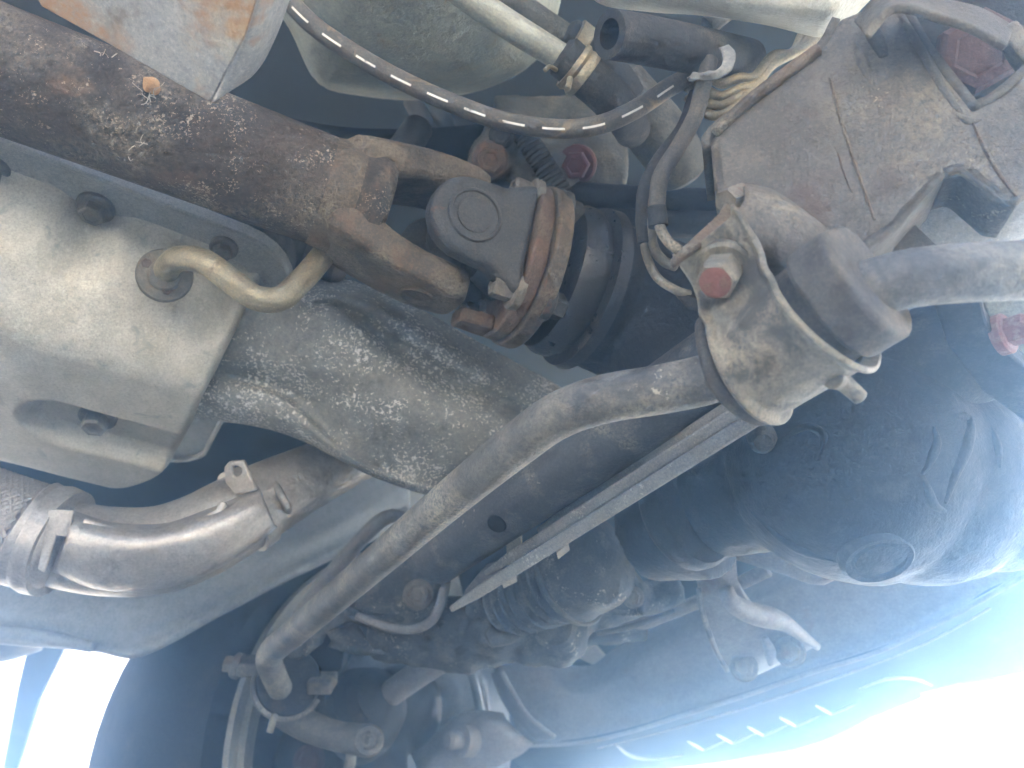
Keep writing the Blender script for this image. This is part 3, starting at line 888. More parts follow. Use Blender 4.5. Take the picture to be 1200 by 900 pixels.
# roof flange along the top
sheet('top_flange', [[(1000, 24, .352), (1030, -8, .348), (1062, -12, .346), (1110, -2, .345), (1150, 8, .345), (1190, 30, .345)],
                     [(1012, 40, .330), (1038, 10, .327), (1064, 5, .325), (1110, 18, .325), (1146, 31, .325), (1182, 52, .325)]], 'mount', t, nu=30, nv=6, thick=.004, bevel=.001)
sheet('right_facet', [[pl.at(1052, 12) + pl.n * .0005, pl.at(1084, 62) + pl.n * .0005, pl.at(1128, 132) + pl.n * .0005],
                      [pl.at(1075, 6) - pl.n * .012, pl.at(1104, 58) - pl.n * .012, pl.at(1142, 124) - pl.n * .012]], 'mount', t, nu=14, nv=5, thick=.003)
pl3 = Plane((1100, 60, .40), (1190, 130, .40), (1190, 20, .39))
slab('inner_plate', [(1040, -20), (1300, -20), (1300, 260), (1040, 260)], pl3, .004, 'blackmatte', t)
bolt(pl3.at(1136, 66) + pl3.n * .008, pl3.n + Vector((-.2, 0, -.1)), .020, 'brownbush', t, h=.014, washer=False)
slab('side_tab', [(1160, 44), (1172, 36), (1215, 90), (1215, 110), (1192, 92)], Plane((1160, 44, .345), (1215, 100, .34), (1200, 60, .335)), .01, 'mount', t)
# channel that carries the clamp
plc = Plane((860, 250, .345), (985, 300, .325), (960, 260, .325))
sheet('clamp_channel', [[(868, 214, .345), (905, 222, .34), (945, 248, .336), (988, 282, .332)],
                        [(874, 228, .328), (912, 240, .324), (950, 262, .322), (984, 296, .322)],
                        [(858, 262, .322), (895, 288, .318), (930, 310, .318), (970, 328, .318)],
                        [(850, 290, .335), (880, 312, .33), (915, 330, .33), (955, 345, .33)]], 'mount', t, nu=24, nv=24, thick=.004)
lathe('nut', (853, 236, .337), P(840, 240, .33) - P(875, 228, .345), [(-.010, .0065), (.0, .0065), (.002, .0055), (.002, .004)], 'boltsteel', t, seg=6)
slab('channel_end', [(862, 214), (872, 212), (874, 232), (862, 258), (790, 310), (786, 302), (842, 250)], Plane((862, 214, .343), (790, 308, .315), (872, 240, .335)), .004, 'yoke', t)

# tube crossing behind the bracket's arch, and a tab
tag(tube('crossing_tube', [(1010, 330, .40), (1080, 285, .39), (1210, 225, .37)], .019, 'sill', None, n=24), 'grey-blue tube seen through the arch under the brown bracket', 'tube')
tag(slab('weld_tab', [(1022, 275), (1060, 250), (1105, 292), (1060, 300)], Plane((1030, 280, .36), (1100, 290, .355), (1060, 252, .36)), .006, 'mount'), 'small bent tab between the brown bracket and grey bar', 'tab')

# ================================================================== hoses, tubes and lines along the top
tag(tube('dashed_hose', [(318, -25, .44), (345, 8, .44), (375, 36, .44), (420, 66, .44), (470, 94, .44), (530, 121, .44), (590, 142, .44), (650, 151, .44), (700, 147, .44), (745, 128, .44), (785, 102, .445), (815, 88, .45), (845, 84, .46)],
     .0054, 'hose', None, n=120, seg=24), 'thin grey rubber hose printed with white dashes, sagging across the top', 'hose')
t = thing('coolant_hose', 'pale metal tube pushed into ribbed rubber hose with wire clamp', 'hose', P(680, 88, .46))
tube('metal_tube', [(520, -25, .44), (560, 5, .445), (610, 38, .45), (672, 76, .46)], [.0082, .0082, .0082, .0078], 'greypipe', t, n=40, seg=24)
tube('rubber_hose', [(660, 66, .458), (690, 92, .463), (712, 112, .47), (730, 132, .485), (741, 152, .51)], [.0125, .0125, .0125, .0125, .012], 'rubber', t, n=30, seg=28)
ca = P(690, 92, .463) - P(660, 66, .458)
lathe('clamp_ring', (676, 81, .461), ca, [(-.004, .0125), (-.004, .0146), (-.001, .0150), (.001, .0135), (.004, .0150), (.007, .0146), (.007, .0125)], 'pipe', t)
tube('clamp_prong', [(652, 82, .45), (644, 78, .445), (639, 82, .44)], .0013, 'pipe', t, n=10, seg=8)
tube('clamp_prong', [(668, 92, .45), (667, 98, .446), (665, 104, .442)], .0018, 'pipe', t, n=10, seg=8)
t = thing('heater_hose', 'dull tube and thick rubber hose behind the pale tube, angling right', 'hose', P(780, 170, .56))
tube('metal_tube', [(570, -20, .51), (620, 18, .515), (668, 50, .52)], .010, 'case', t, n=24)
lathe('clamp_ring', (676, 52, .515), P(700, 70, .52) - P(676, 52, .515), [(-.004, .0125), (-.004, .0150), (.005, .0150), (.005, .0125)], 'pipe', t)
tube('rubber_hose', [(664, 44, .52), (700, 72, .525), (722, 96, .53), (735, 116, .535)], .0135, 'rubber', t, n=24, seg=24)
tube('thick_hose', [(722, 100, .545), (748, 130, .55), (775, 162, .555), (800, 200, .57)], [.021, .0215, .0215, .021], 'case', t, n=24, seg=28)
t = thing('drain_hose', 'thick black rubber hose with its open end facing left, top centre', 'hose', P(700, 40, .44))
tube('hose_body', [(714, 40, .385), (760, 48, .40), (810, 58, .42), (875, 72, .46)], [.0118, .0122, .0125, .0128], 'rubber', t, n=40, seg=32, hollow=.62)
sheet('clip', [[(854, 52, .405), (862, 62, .402), (858, 80, .398), (838, 94, .40), (806, 92, .405)],
               [(842, 56, .408), (848, 66, .401), (844, 78, .398), (830, 86, .398), (812, 84, .405)]], 'raillight', t, nu=24, nv=6, thick=.003)
tube('clip_arm', [(830, 30, .46), (842, 20, .46), (860, 8, .47)], .006, 'case', t, n=10, seg=12)
# brake hoses at the right of the gap
def line(name, label, cat, pts, rad, mat, ferr=None, group=None, metal=None):
    t = thing(name, label, cat, V(pts[-1]), group)
    tube('rubber_hose', pts, rad, mat, t, n=50, seg=18)
    if metal:
        tube('metal_line', metal, rad * .62 if isinstance(rad, float) else .003, 'bracket', t, n=30, seg=14)
    if ferr: lathe('ferrule', ferr[0], V(ferr[1]) - V(ferr[0]), [(-.004, rad * 1.0), (-.004, rad * 1.15), (.006, rad * 1.15), (.006, rad * .7)], 'rubber', t, seg=18)
    return t
line('brake_hose', 'nearest grey rubber brake hose curving down to the clamp', 'hose', [(832, 70, .415), (824, 100, .412), (815, 135, .41), (795, 172, .405), (775, 205, .40), (770, 235, .398), (770, 258, .396)], .0044, 'bushing', ((770, 252, .3965), (771, 262, .396)), metal=[(770, 250, .397), (774, 268, .394), (784, 284, .39), (800, 296, .385), (815, 304, .385)])
line('brake_hose', 'thin black hose running left of and behind the nearest brake hose', 'hose', [(815, 110, .43), (800, 150, .425), (772, 188, .42), (756, 220, .415), (753, 255, .412), (755, 285, .41)], .0038, 'rubber', None, metal=[(754, 275, .41), (758, 300, .408), (770, 325, .405), (792, 340, .40), (808, 345, .40)])
line('brake_line', 'innermost thin metal line curving beside the two brake hoses', 'pipe', [(764, 235, .412), (762, 262, .41), (766, 290, .408), (778, 306, .406), (792, 312, .402)], .0028, 'bracket')
tag(slab('line_clip', [(788, 343), (800, 340), (828, 354), (824, 366), (806, 362)], Plane((788, 343, .40), (828, 354, .395), (806, 362, .398)), .006, 'rubber'), 'small black clip at the end of the metal lines below the clamp', 'clip')
for i, (y0, lab) in enumerate(((96, 'uppermost'), (112, 'second from top'), (124, 'third from top'), (136, 'lowest'))):
    tag(tube('fluid_line', [(806, y0 - 22, .45), (826, y0 - 10 + i * 2, .445), (845, y0 + 2 - i, .44), (866, y0 - 8 - i * 3 + 3, .438), (884, y0 - 12 - i * 8 + 6, .44), (905, y0 - 30 - i * 10, .445), (928 + i * 7, 62 - i * 3, .45), (940 + i * 8, 40 - i * 3, .46), (946 + i * 8, 20, .475)], .0028, 'pipe', None, n=60, seg=14),
        lab + ' of four tan wavy metal lines left of the brown bracket', 'pipe', 'four wavy metal lines')
# black pipes and plugs behind the joint
tag(tube('cooling_pipe', [(560, 226, .64), (660, 228, .62), (760, 234, .61), (860, 238, .60)], .0105, 'black', None, n=24), 'upper of two glossy black pipes right of the joint', 'pipe')
tag(tube('cooling_pipe', [(560, 256, .64), (660, 258, .62), (760, 262, .61), (860, 262, .60)], .0110, 'black', None, n=24), 'lower of two glossy black pipes right of the joint', 'pipe')
t = thing('gearbox_end', 'grey gearbox end case with bolt boss and dark red plug above the joint', 'gearbox', P(660, 220, .62))
cast('end_case', [('b', (655, 180, .66), (RX * .055, UP * .040, FW * .03)), ('s', (600, 165, .63), .022), ('c', (572, 188, .60), (580, 180, .66), .017, .02), ('c', (590, 156, .60), (596, 150, .66), .014, .02), ('s', (690, 150, .65), .03), ('s', (640, 215, .63), .03)], 'case', t, voxel=.004, smooth=5, disp=.004, dscale=.02)
bolt((574, 187, .592), P(570, 190, .5) - P(574, 187, .6), .010, 'darkbolt', t)
bolt((588, 159, .592), P(570, 170, .5) - P(588, 159, .6), .007, 'rubber', t)
bolt((676, 193, .615), P(660, 205, .5) - P(676, 193, .6), .011, 'redplug', t, h=.014)
rc = tube('ribbed_conduit', [(612, 152, .60), (632, 182, .595), (652, 214, .60), (660, 235, .61)], [.0078, .0078, .0078], 'rubber', t, n=30, seg=14)
for k in range(16):
    f = k / 15
    p = P(612 + 46 * f, 154 + 72 * f, .599 - .006 * math.sin(f * 3.1))
    lathe('conduit_rib', p, P(660, 230, .605) - P(612, 152, .60), [(-.0013, .0078), (-.0009, .0092), (.0009, .0092), (.0013, .0078)], 'rubber', rc, seg=14)
tag(lathe('white_plug', (635, 211, .60), P(634, 205, .5) - P(635, 211, .6), [(-.006, .0035), (.0, .0035), (.002, .0025)], 'white', None, seg=16), 'tiny white plug tip above the joint flange', 'plug')
tag(lathe('yellow_plug', (658, 217, .61), P(650, 215, .5) - P(658, 217, .6), [(-.006, .0030), (.0, .0030), (.002, .002)], 'yellow', None, seg=16), 'tiny yellow plug tip beside the white one', 'plug')
# dark straps and links in the gap above the yoke
for a, b, lab in (((484, 118, .70), (520, 192, .68), 'left'), ((506, 118, .70), (545, 192, .68), 'right')):
    tag(tube('link_rod', [a, b], .0095, 'blackmatte', None, n=6, seg=10), lab + ' of two dark rods hanging below the grey tank', 'rod')
tag(tube('dark_link', [(440, 215, .60), (470, 180, .60), (490, 150, .62)], [.016, .013, .012], 'blackmatte', None, n=16), 'dark rounded link behind the driveshaft end', 'link')
tag(sheet('frame_member', [[(300, 130, .62), (420, 150, .62), (560, 145, .66), (640, 120, .68)], [(300, 170, .62), (420, 185, .60), (560, 190, .66), (640, 170, .70)], [(300, 210, .66), (420, 225, .66), (560, 240, .70), (640, 240, .72)]], 'void', None, nu=20, nv=10, thick=.004), 'frame member above the driveshaft, coloured near-black to stand in for shade', 'frame member')  # shade above the driveshaft is put into this black colour

# ================================================================== grey spattered rail left of centre
t = thing('frame_rail', 'grey frame rail spattered with white road dirt, between pan and stabiliser bar', 'frame rail', P(480, 570, .60))
sheet('pressing', [
    [(280, 290, .60), (350, 315, .60), (400, 325, .60), (470, 350, .60), (560, 400, .61), (660, 455, .63), (720, 490, .65)],
    [(270, 330, .555), (340, 345, .55), (395, 345, .552), (440, 360, .56), (530, 420, .575), (640, 480, .595), (700, 510, .61)],
    [(262, 350, .548), (340, 362, .545), (392, 358, .556), (430, 382, .566), (500, 428, .58), (620, 486, .598), (690, 520, .62)],
    [(255, 375, .545), (330, 375, .542), (385, 366, .542), (432, 400, .545), (482, 448, .556), (590, 496, .58), (680, 540, .61)],
    [(245, 410, .548), (320, 420, .545), (390, 430, .542), (450, 470, .548), (510, 500, .56), (590, 530, .58), (670, 560, .60)],
    [(240, 436, .560), (300, 447, .562), (350, 466, .566), (395, 508, .566), (440, 540, .572), (510, 566, .585), (600, 590, .61)],
    [(238, 446, .552), (296, 457, .550), (342, 478, .552), (388, 519, .556), (436, 549, .566), (505, 572, .58), (600, 596, .60)],
    [(232, 468, .556), (300, 485, .555), (350, 500, .556), (395, 530, .562), (440, 555, .572), (505, 578, .585), (600, 602, .61)],
    [(228, 490, .585), (300, 500, .585), (350, 515, .588), (395, 538, .595), (440, 560, .60), (505, 582, .615), (600, 608, .63)],
    [(228, 480, .66), (300, 492, .66), (350, 508, .66), (395, 530, .66), (440, 552, .67), (505, 575, .68), (600, 600, .70)]],
    'rail', t, nu=80, nv=90, thick=.004, wob=.002, ws=30)

# ================================================================== dark support tube behind the stabiliser bar
T0_, T1_ = H(510, 652, .245), H(890, 392, .262)
t = thing('support_tube', 'thick dark grey tube with a drain hole, just behind the stabiliser bar', 'tube', T0_ + DN * .02)
stb = tube('tube', [T0_, T0_ + (T1_ - T0_) * .5, T1_], .0205, 'tubepaint', t, n=30, seg=40)
tax = (T1_ - T0_).normalized()
hp = P(582, 614, .468)
tn = (C0 - hp); tn = (tn - tax * tn.dot(tax)).normalized()
rd = ray(582, 614)
rp = rd - tax * rd.dot(tax); oc = (C0 - T0_); op = oc - tax * oc.dot(tax)
qa, qb, qc = rp.dot(rp), 2 * rp.dot(op), op.dot(op) - .0205 ** 2
hp = C0 + rd * ((-qb - math.sqrt(max(0, qb * qb - 4 * qa * qc))) / (2 * qa))
hn = hp - T0_; hn = (hn - tax * hn.dot(tax)).normalized()
lathe('drain_hole_disc', hp - hn * .0018, hn, [(.0, .0066), (.0020, .0066), (.0026, .0060), (.0024, .0054), (.0023, .0)], 'void', stb, seg=20)  # black disc on the surface, painting the dark inside the hole

# flat stacked strips
t = thing('guard_strips', 'three stacked flat dusty metal strips running diagonally below the support tube', 'metal strips', P(540, 710, .58))
def flat(name, a, b, wid, thick, mat, parent, up=None):
    a, b = V(a), V(b)
    ax = (b - a).normalized()
    vdir = ((a + b) / 2 - C0).normalized()
    side = ax.cross(vdir).normalized()
    dep = side.cross(ax).normalized()
    bm = bmesh.new()
    rows = []
    for i in range(9):
        f = i / 8
        p = a + (b - a) * f
        wv = wid * (.55 if i == 0 else 1)
        rows.append([bm.verts.new(p + side * sx * wv + dep * sy * thick) for sx, sy in ((-1, -1), (1, -1), (1, 1), (-1, 1))])
    for r0, r1 in zip(rows, rows[1:]):
        for k in range(4): bm.faces.new((r0[k], r0[(k + 1) % 4], r1[(k + 1) % 4], r1[k]))
    bm.faces.new(rows[0]); bm.faces.new(rows[-1])
    return mods(finish(name, bm, mat, parent), bevel=.0012)
flat('strip', (538, 708, .555), (905, 478, .385), .0040, .010, 'strip', t)
flat('strip', (578, 666, .545), (895, 464, .390), .0036, .010, 'strip', t)
flat('strip', (640, 616, .53), (885, 456, .395), .0032, .010, 'strip', t)
slab('hanger', [(593, 636), (610, 622), (611, 655), (594, 664)], Plane((593, 636, .55), (611, 655, .55), (610, 622, .54)), .003, 'strip', t, bevel=.0005)
slab('tab', [(652, 648), (665, 638), (668, 645), (654, 656)], Plane((652, 648, .50), (668, 645, .50), (660, 638, .49)), .006, 'strip', t, bevel=.0005)
slab('tab', [(588, 684), (605, 676), (606, 682), (590, 690)], Plane((588, 684, .53), (606, 682, .53), (605, 676, .52)), .006, 'strip', t, bevel=.0005)
slab('end_web', [(538, 706), (545, 690), (570, 660), (590, 655), (585, 685)], Plane((540, 706, .565), (585, 685, .56), (575, 660, .57)), .003, 'member', t)

# ================================================================== exhaust at left
t = thing('exhaust_pipe', 'warm stainless exhaust pipe with braided flex joint and clamp, left', 'exhaust pipe', P(150, 690, .58))
def X(px, py, d): return P(px, py, d)
EX0, EX1 = P(-60, 595, .55), P(40, 628, .55)
eax = EX1 - EX0
# braided flex: woven wires really crossing over a core
core = lathe('flex_core', EX0, eax, [(0, .0345), (eax.length, .0345)], 'braid', t, seg=40)
bm = bmesh.new()
x_, y_, a_ = frame(eax)
NB = 40
for sgn in (1, -1):
    for k in range(NB):
        pts = []
        for i in range(40):
            f = i / 39
            an = 2 * math.pi * k / NB + sgn * f * 2.4
            rr = .0360 + .0005 * math.cos(f * 2.4 * NB + (0 if sgn > 0 else math.pi) + k * math.pi)
            pts.append(EX0 + a_ * (eax.length * f) + (x_ * math.cos(an) + y_ * math.sin(an)) * rr)
        prev = None
        for i, p in enumerate(pts):
            tg = (pts[min(i + 1, 39)] - pts[max(i - 1, 0)]).normalized()
            rad = (p - (EX0 + a_ * (p - EX0).dot(a_))).normalized()
            sd_ = tg.cross(rad).normalized()
            q = [bm.verts.new(p - sd_ * .0019), bm.verts.new(p + rad * .0007), bm.verts.new(p + sd_ * .0019)]
            if prev:
                bm.faces.new((prev[0], prev[1], q[1], q[0])); bm.faces.new((prev[1], prev[2], q[2], q[1]))
            prev = q
o = finish('flex_braid', bm, 'braid', core); o['kind'] = 'stuff'
tube('collar', [(34, 624, .55), (52, 631, .552), (66, 634, .555)], [.0385, .037, .034], 'exhaust', t, n=10, seg=40)
lathe('clamp_ring', (58, 632, .553), eax, [(-.004, .034), (-.004, .0385), (.0, .0395), (.010, .0385), (.010, .034)], 'exhaust', t, seg=48)
slab('clamp_buckle', [(57, 596), (86, 598), (80, 630), (66, 628), (52, 672), (44, 668)], Plane((57, 596, .525), (86, 598, .525), (50, 668, .518)), .003, 'exhaust', t, bevel=.001)
tube('pipe', [(60, 634, .56), (120, 645, .565), (180, 645, .575), (230, 630, .585), (280, 603, .60), (330, 575, .625), (385, 548, .66), (440, 520, .70)], [.031, .032, .0325, .032, .030, .027, .025, .025], 'exhaust', t, n=70, seg=40)
sheet('shield', [[(72, 590, .556), (130, 610, .552), (190, 612, .56), (240, 596, .57), (282, 578, .585), (300, 566, .60)],
                 [(80, 610, .527), (130, 622, .522), (190, 622, .528), (245, 605, .54), (290, 586, .555), (305, 574, .565)],
                 [(74, 642, .520), (130, 652, .515), (190, 650, .522), (250, 634, .534), (298, 608, .55), (315, 598, .56)],
                 [(62, 668, .530), (120, 688, .530), (190, 686, .538), (250, 664, .548), (300, 632, .562), (322, 615, .57)],
                 [(56, 672, .555), (120, 692, .556), (195, 689, .562), (255, 667, .57), (304, 635, .582), (326, 618, .59)]], 'exhaust', t, nu=60, nv=30, thick=.002)
tube('shield_bead', [(100, 612, .530), (150, 626, .530), (200, 624, .534), (250, 604, .545), (262, 590, .55)], .0032, 'exhaust', t, n=30, seg=12)
cax = P(330, 575, .625) - P(280, 603, .60)
lathe('clamp_strap', (292, 596, .604), cax, [(-.006, .028), (-.006, .0345), (.006, .0335), (.006, .027)], 'exhaust', t, seg=40)
slab('clamp_tab', [(262, 548), (268, 541), (284, 540), (290, 552), (300, 575), (276, 580), (264, 566)], Plane((262, 548, .565), (290, 552, .56), (285, 580, .565)), .004, 'exhaust', t, bevel=.001, holes=[[(271, 549), (277, 546), (283, 550), (281, 557), (274, 558)]])
tube('shield_bead', [(318, 560, .60), (335, 590, .585), (338, 598, .60)], .003, 'exhaust', t, n=10, seg=10)

tag(sheet('gap_shade_panel', [[(-80, 430, .78), (120, 430, .80), (300, 430, .80), (480, 480, .85)], [(-80, 550, .80), (120, 560, .82), (300, 570, .86), (480, 600, .92)], [(-80, 640, .82), (120, 650, .86), (300, 650, .92), (480, 680, .98)]], 'void', None, nu=12, nv=10, thick=.004), 'near-black panel added to keep the gap above the exhaust dark', 'panel')  # dark sheet added to shade the gap and shorten the glare path
# ================================================================== grey sill rail under the exhaust
t = thing('sill_rail', 'smooth blue-grey sill rail curving up behind the exhaust, lower left', 'sill', P(160, 765, .74))
sheet('pressing', [
    [(-60, 640, .80), (60, 650, .80), (160, 660, .80), (240, 640, .80), (330, 605, .82), (400, 570, .86), (480, 520, .92)],
    [(-60, 680, .74), (60, 690, .74), (150, 700, .735), (230, 685, .74), (310, 650, .765), (390, 615, .81), (480, 570, .88)],
    [(-60, 715, .715), (50, 722, .715), (120, 735, .715), (200, 722, .72), (290, 680, .75), (380, 640, .80), (480, 590, .87)],
    [(-60, 735, .715), (40, 742, .712), (112, 752, .712), (170, 748, .715), (260, 705, .74), (350, 660, .78), (480, 600, .86)],
    [(-60, 742, .705), (40, 748, .702), (112, 758, .705), (165, 760, .708), (262, 712, .732), (355, 664, .775), (480, 605, .855)],
    [(-60, 752, .712), (40, 758, .71), (112, 764, .712), (168, 769, .715), (270, 716, .74), (360, 670, .785), (480, 615, .865)],
    [(-60, 748, .78), (40, 754, .78), (112, 760, .78), (168, 764, .79), (270, 708, .82), (360, 662, .86), (480, 605, .92)]], 'sill', t, nu=70, nv=50, thick=.003)
tube('seam_lip', [(-60, 738, .700), (0, 741, .700), (60, 748, .700), (108, 758, .701)], [.007, .007, .007, .005], 'sill', t, n=30, seg=12)
tag(slab('mud_flap', [(33, 755), (75, 758), (45, 820), (18, 905), (2, 905), (20, 810)], Plane((33, 755, 1.02), (75, 758, 1.0), (10, 905, 1.06)), .006, 'tyre'), 'thin grey mud flap edge against the white daylight, bottom left', 'mud flap')
tag(sheet('sill_underside', [[(-60, 740, .74), (0, 744, .74), (50, 755, .76)], [(-60, 775, .78), (0, 776, .78), (50, 762, .80)]], 'blackmatte', None, nu=12, nv=6, thick=.004), 'dark ledge beneath the sill seam at the left edge', 'ledge')

# ================================================================== wheel
WC = P(455, 905, .93)
WA = (LAT + FWD * -.22).normalized()           # axle direction, outward
WA = Vector((WA.x, WA.y, 0)).normalized()
t = thing('wheel', 'front wheel with black tyre and dull steel rim edge, lower left', 'wheel', Vector((WC.x, WC.y, 0)))
RT, RR = .325, .234
lathe('tyre', WC, WA, [(-.062, RR + .002), (-.070, RR + .016), (-.082, RR + .045), (-.084, RT - .055), (-.074, RT - .022), (-.060, RT - .006), (-.03, RT), (.05, RT), (.08, RT - .02), (.09, RT - .06), (.085, RR + .03), (.07, RR)], 'tyre', t, seg=96)
lathe('rim_flange', WC, WA, [(-.060, RR - .030), (-.066, RR - .020), (-.074, RR - .016), (-.080, RR - .008), (-.078, RR - .002), (-.084, RR + .006), (-.090, RR + .012), (-.086, RR + .016), (-.070, RR + .008), (-.055, RR + .004), (-.05, RR - .006)], 'rim', t, seg=96)
lathe('rim_barrel', WC, WA, [(-.055, RR - .006), (-.02, RR - .02), (.04, RR - .022), (.05, RR - .03), (.05, .0)], 'rim', t, seg=64)
# hub parts seen inside the rim
t = thing('hub_carrier', 'dark hub carrier and brake backing plate inside the wheel rim', 'hub', P(500, 850, .84))
HC = P(470, 850, .86)
lathe('backing_plate', P(505, 850, .90), -WA, [(-.01, .125), (.0, .128), (.006, .122), (.010, .085), (.022, .075), (.024, .0)], 'backing', t, seg=64)
cast('knuckle', [('c', (330, 880, .80), (400, 880, .80), .020, .03), ('s', (350, 880, .79), .022), ('c', (400, 880, .80), (470, 860, .82), .03, .04), ('s', (430, 890, .79), .028), ('b', (370, 900, .80), (RX * .05, UP * .02, FW * .02)), ('s', (470, 830, .83), .045)], 'blackmatte', t, voxel=.004, disp=.004)
bolt((362, 892, .765), P(362, 892, .6) - P(362, 892, .77), .011, 'brownbush', t)
bolt((290, 882, .80), P(290, 882, .6) - P(290, 882, .8), .009, 'boltsteel', t)
sheet('dust_shield', [[(500, 760, .88), (540, 768, .88), (565, 785, .89), (575, 830, .90), (570, 880, .92)],
                      [(470, 780, .86), (510, 785, .86), (535, 800, .865), (545, 835, .875), (540, 880, .89)],
                      [(440, 800, .86), (480, 810, .86), (505, 825, .865), (515, 850, .875), (510, 890, .89)]], 'backing', t, nu=24, nv=16, thick=.003)
tube('shield_rim', [(540, 766, .875), (552, 790, .878), (560, 820, .882), (566, 850, .89)], .0055, 'backing', t, n=20, seg=12)

# end clamp of the stabiliser bar and its link
t = thing('end_clamp', 'small clamp holding the lower end of the stabiliser bar in a dark bushing', 'clamp', P(325, 840, 0.655))
EC = P(338, 800, 0.7)
ea = (C0 - EC).normalized(); ea = (ea + LAT * -.25).normalized()
lathe('bushing', EC, ea, [(-.03, .0275), (.004, .0285), (.0065, .027), (.0065, .0)], 'rubber', t, seg=40)
bm = bmesh.new()
cx_, cy_, ca_ = frame(ea, UP)
rows = []
for k in range(22):
    an = R(35 + k * 9.5)
    rows.append([EC + ca_ * s + (cx_ * math.cos(an) + cy_ * math.sin(an)) * .0305 for s in (-.026, .010)])
if (rows[11][0] - EC).dot(RX) > 0:
    rows = []
    for k in range(22):
        an = R(-35 - k * 9.5)
        rows.append([EC + ca_ * s + (cx_ * math.cos(an) + cy_ * math.sin(an)) * .0305 for s in (-.026, .010)])
vs_ = [[bm.verts.new(p) for p in r] for r in rows]
for r0, r1 in zip(vs_, vs_[1:]): bm.faces.new((r0[0], r0[1], r1[1], r1[0]))
mods(finish('strap', bm, 'bar', t), solid=.004, off=0)
box('ear', (290, 780, 0.7), RX * .013, UP * .006, FW * .014, 'bar', t)
bolt((277, 780, 0.695), -RX + UP * .2, .008, 'boltsteel', t)
box('ear', (378, 800, 0.705), RX * .011, UP * .006, FW * .014, 'bracket', t)
tube('pin', [(322, 838, 0.675), (319, 848, 0.67), (316, 858, 0.667)], .003, 'bracket', t, n=8, seg=10)
slab('bracket', [(328, 768), (345, 745), (385, 735), (405, 760), (400, 785), (372, 795), (340, 790)], Plane((330, 770, 0.73), (400, 785, 0.73), (385, 735, 0.735)), .03, 'blackmatte', t)
t = thing('stabiliser_link', 'short grey link arm with a ringed eye below the end clamp', 'link', P(430, 885, 0.685))
tube('arm', [(330, 835, 0.71), (355, 848, 0.705), (385, 860, 0.7), (415, 866, 0.695), (432, 868, 0.693)], [.0125, .0135, .0130, .0128, .014], 'bar', t, n=30, seg=24)
lathe('eye', (432, 868, 0.691), P(436, 866, .5) - P(432, 868, 0.695), [(-.014, .0135), (.006, .0135), (.009, .0118), (.009, .008), (.006, .0078), (.006, .0062), (.011, .006), (.012, .0045), (.008, .003)], 'bar', t, seg=32)
tube('drop_rod', [(413, 878, 0.695), (410, 895, 0.695), (406, 920, 0.695)], [.0045, .005, .005], 'bracket', t, n=10, seg=14)

# ================================================================== control arm plate, steering rack and tie rod
t = thing('control_arm', 'dark pressed control arm plate with rusty lip and bolt, below the bar', 'control arm', P(460, 740, .66))
sheet('plate', [[(330, 760, .70), (400, 690, .68), (450, 625, .68), (500, 610, .68), (560, 600, .70)],
                [(350, 770, .68), (410, 715, .665), (460, 680, .66), (500, 660, .66), (560, 650, .68)],
                [(400, 712, .665), (430, 720, .66), (470, 725, .655), (510, 705, .655), (520, 670, .67)],
                [(405, 720, .645), (430, 730, .64), (468, 738, .638), (512, 718, .64), (524, 680, .655)]], 'dustyblack', t, nu=40, nv=26, thick=.004)
tube('lip', [(418, 722, .635), (445, 732, .632), (480, 738, .630), (505, 728, .632), (516, 708, .636), (519, 690, .642)], [.003, .0035, .0035, .004, .004, .003], 'member', t, n=30, seg=12)
bolt((490, 697, .645), P(488, 700, .5) - P(490, 697, .645), .009, 'boltsteel', t)
tube('upper_lip', [(350, 720, .72), (390, 670, .71), (430, 625, .705), (455, 605, .705), (475, 608, .71)], [.006, .007, .007, .007, .006], 'member', t, n=24, seg=12)
sheet('lower_web', [[(382, 740, .66), (400, 735, .66), (415, 725, .66)], [(388, 752, .655), (410, 758, .65), (440, 764, .65)], [(384, 758, .66), (420, 768, .655), (458, 766, .655)]], 'dustyblack', t, nu=14, nv=10, thick=.004)

t = thing('steering_rack', 'grimy steering rack with ribbed rubber bellows and round end housing, lower centre', 'steering rack', P(640, 760, .66))
RA0, RA1 = P(556, 728, .67), P(735, 640, .585)
rax = RA1 - RA0; rl = rax.length
pr = [(0, .012), (.01, .020), (.02, .0225)]
s_ = .026
for k in range(9):
    r_ = .0265 + .0011 * k
    pr += [(s_, r_ - .0048), (s_ + .0034, r_), (s_ + .0056, r_)]
    s_ += .0092
pr += [(s_ + .002, .030)]
lathe('bellows', RA0, rax, pr, 'dustyblack', t, seg=48)
lathe('end_housing', RA0 + rax.normalized() * (s_ - .004), rax, [(0, .030), (.002, .0395), (.006, .0405), (.009, .038), (.014, .0375), (.034, .037), (.044, .034), (.050, .026), (.051, .018), (.052, .017), (.053, .0)], 'dustyblack', t, seg=56)
tube('clamp_ring', [RA0 + rax.normalized() * (s_ + .003) + (frame(rax)[0] * math.cos(q * .449) + frame(rax)[1] * math.sin(q * .449)) * .0405 for q in range(15)], .0016, 'case', t, n=80, seg=8)
cast('housing', [('c', (440, 735, .68), (560, 745, .67), .028, .032), ('c', (560, 745, .67), (640, 725, .66), .03, .024), ('s', (655, 745, .655), .026), ('s', (625, 750, .655), .022), ('b', (720, 700, .645), (RX * .025, UP * .014, FW * .01)), ('s', (585, 745, .645), (.03, .02, .018)), ('c', (640, 735, .67), (800, 690, .66), .015, .014), ('c', (470, 758, .68), (760, 742, .70), .010, .008)], 'dustyblack', t, voxel=.004, smooth=5, disp=.006, dscale=.015)
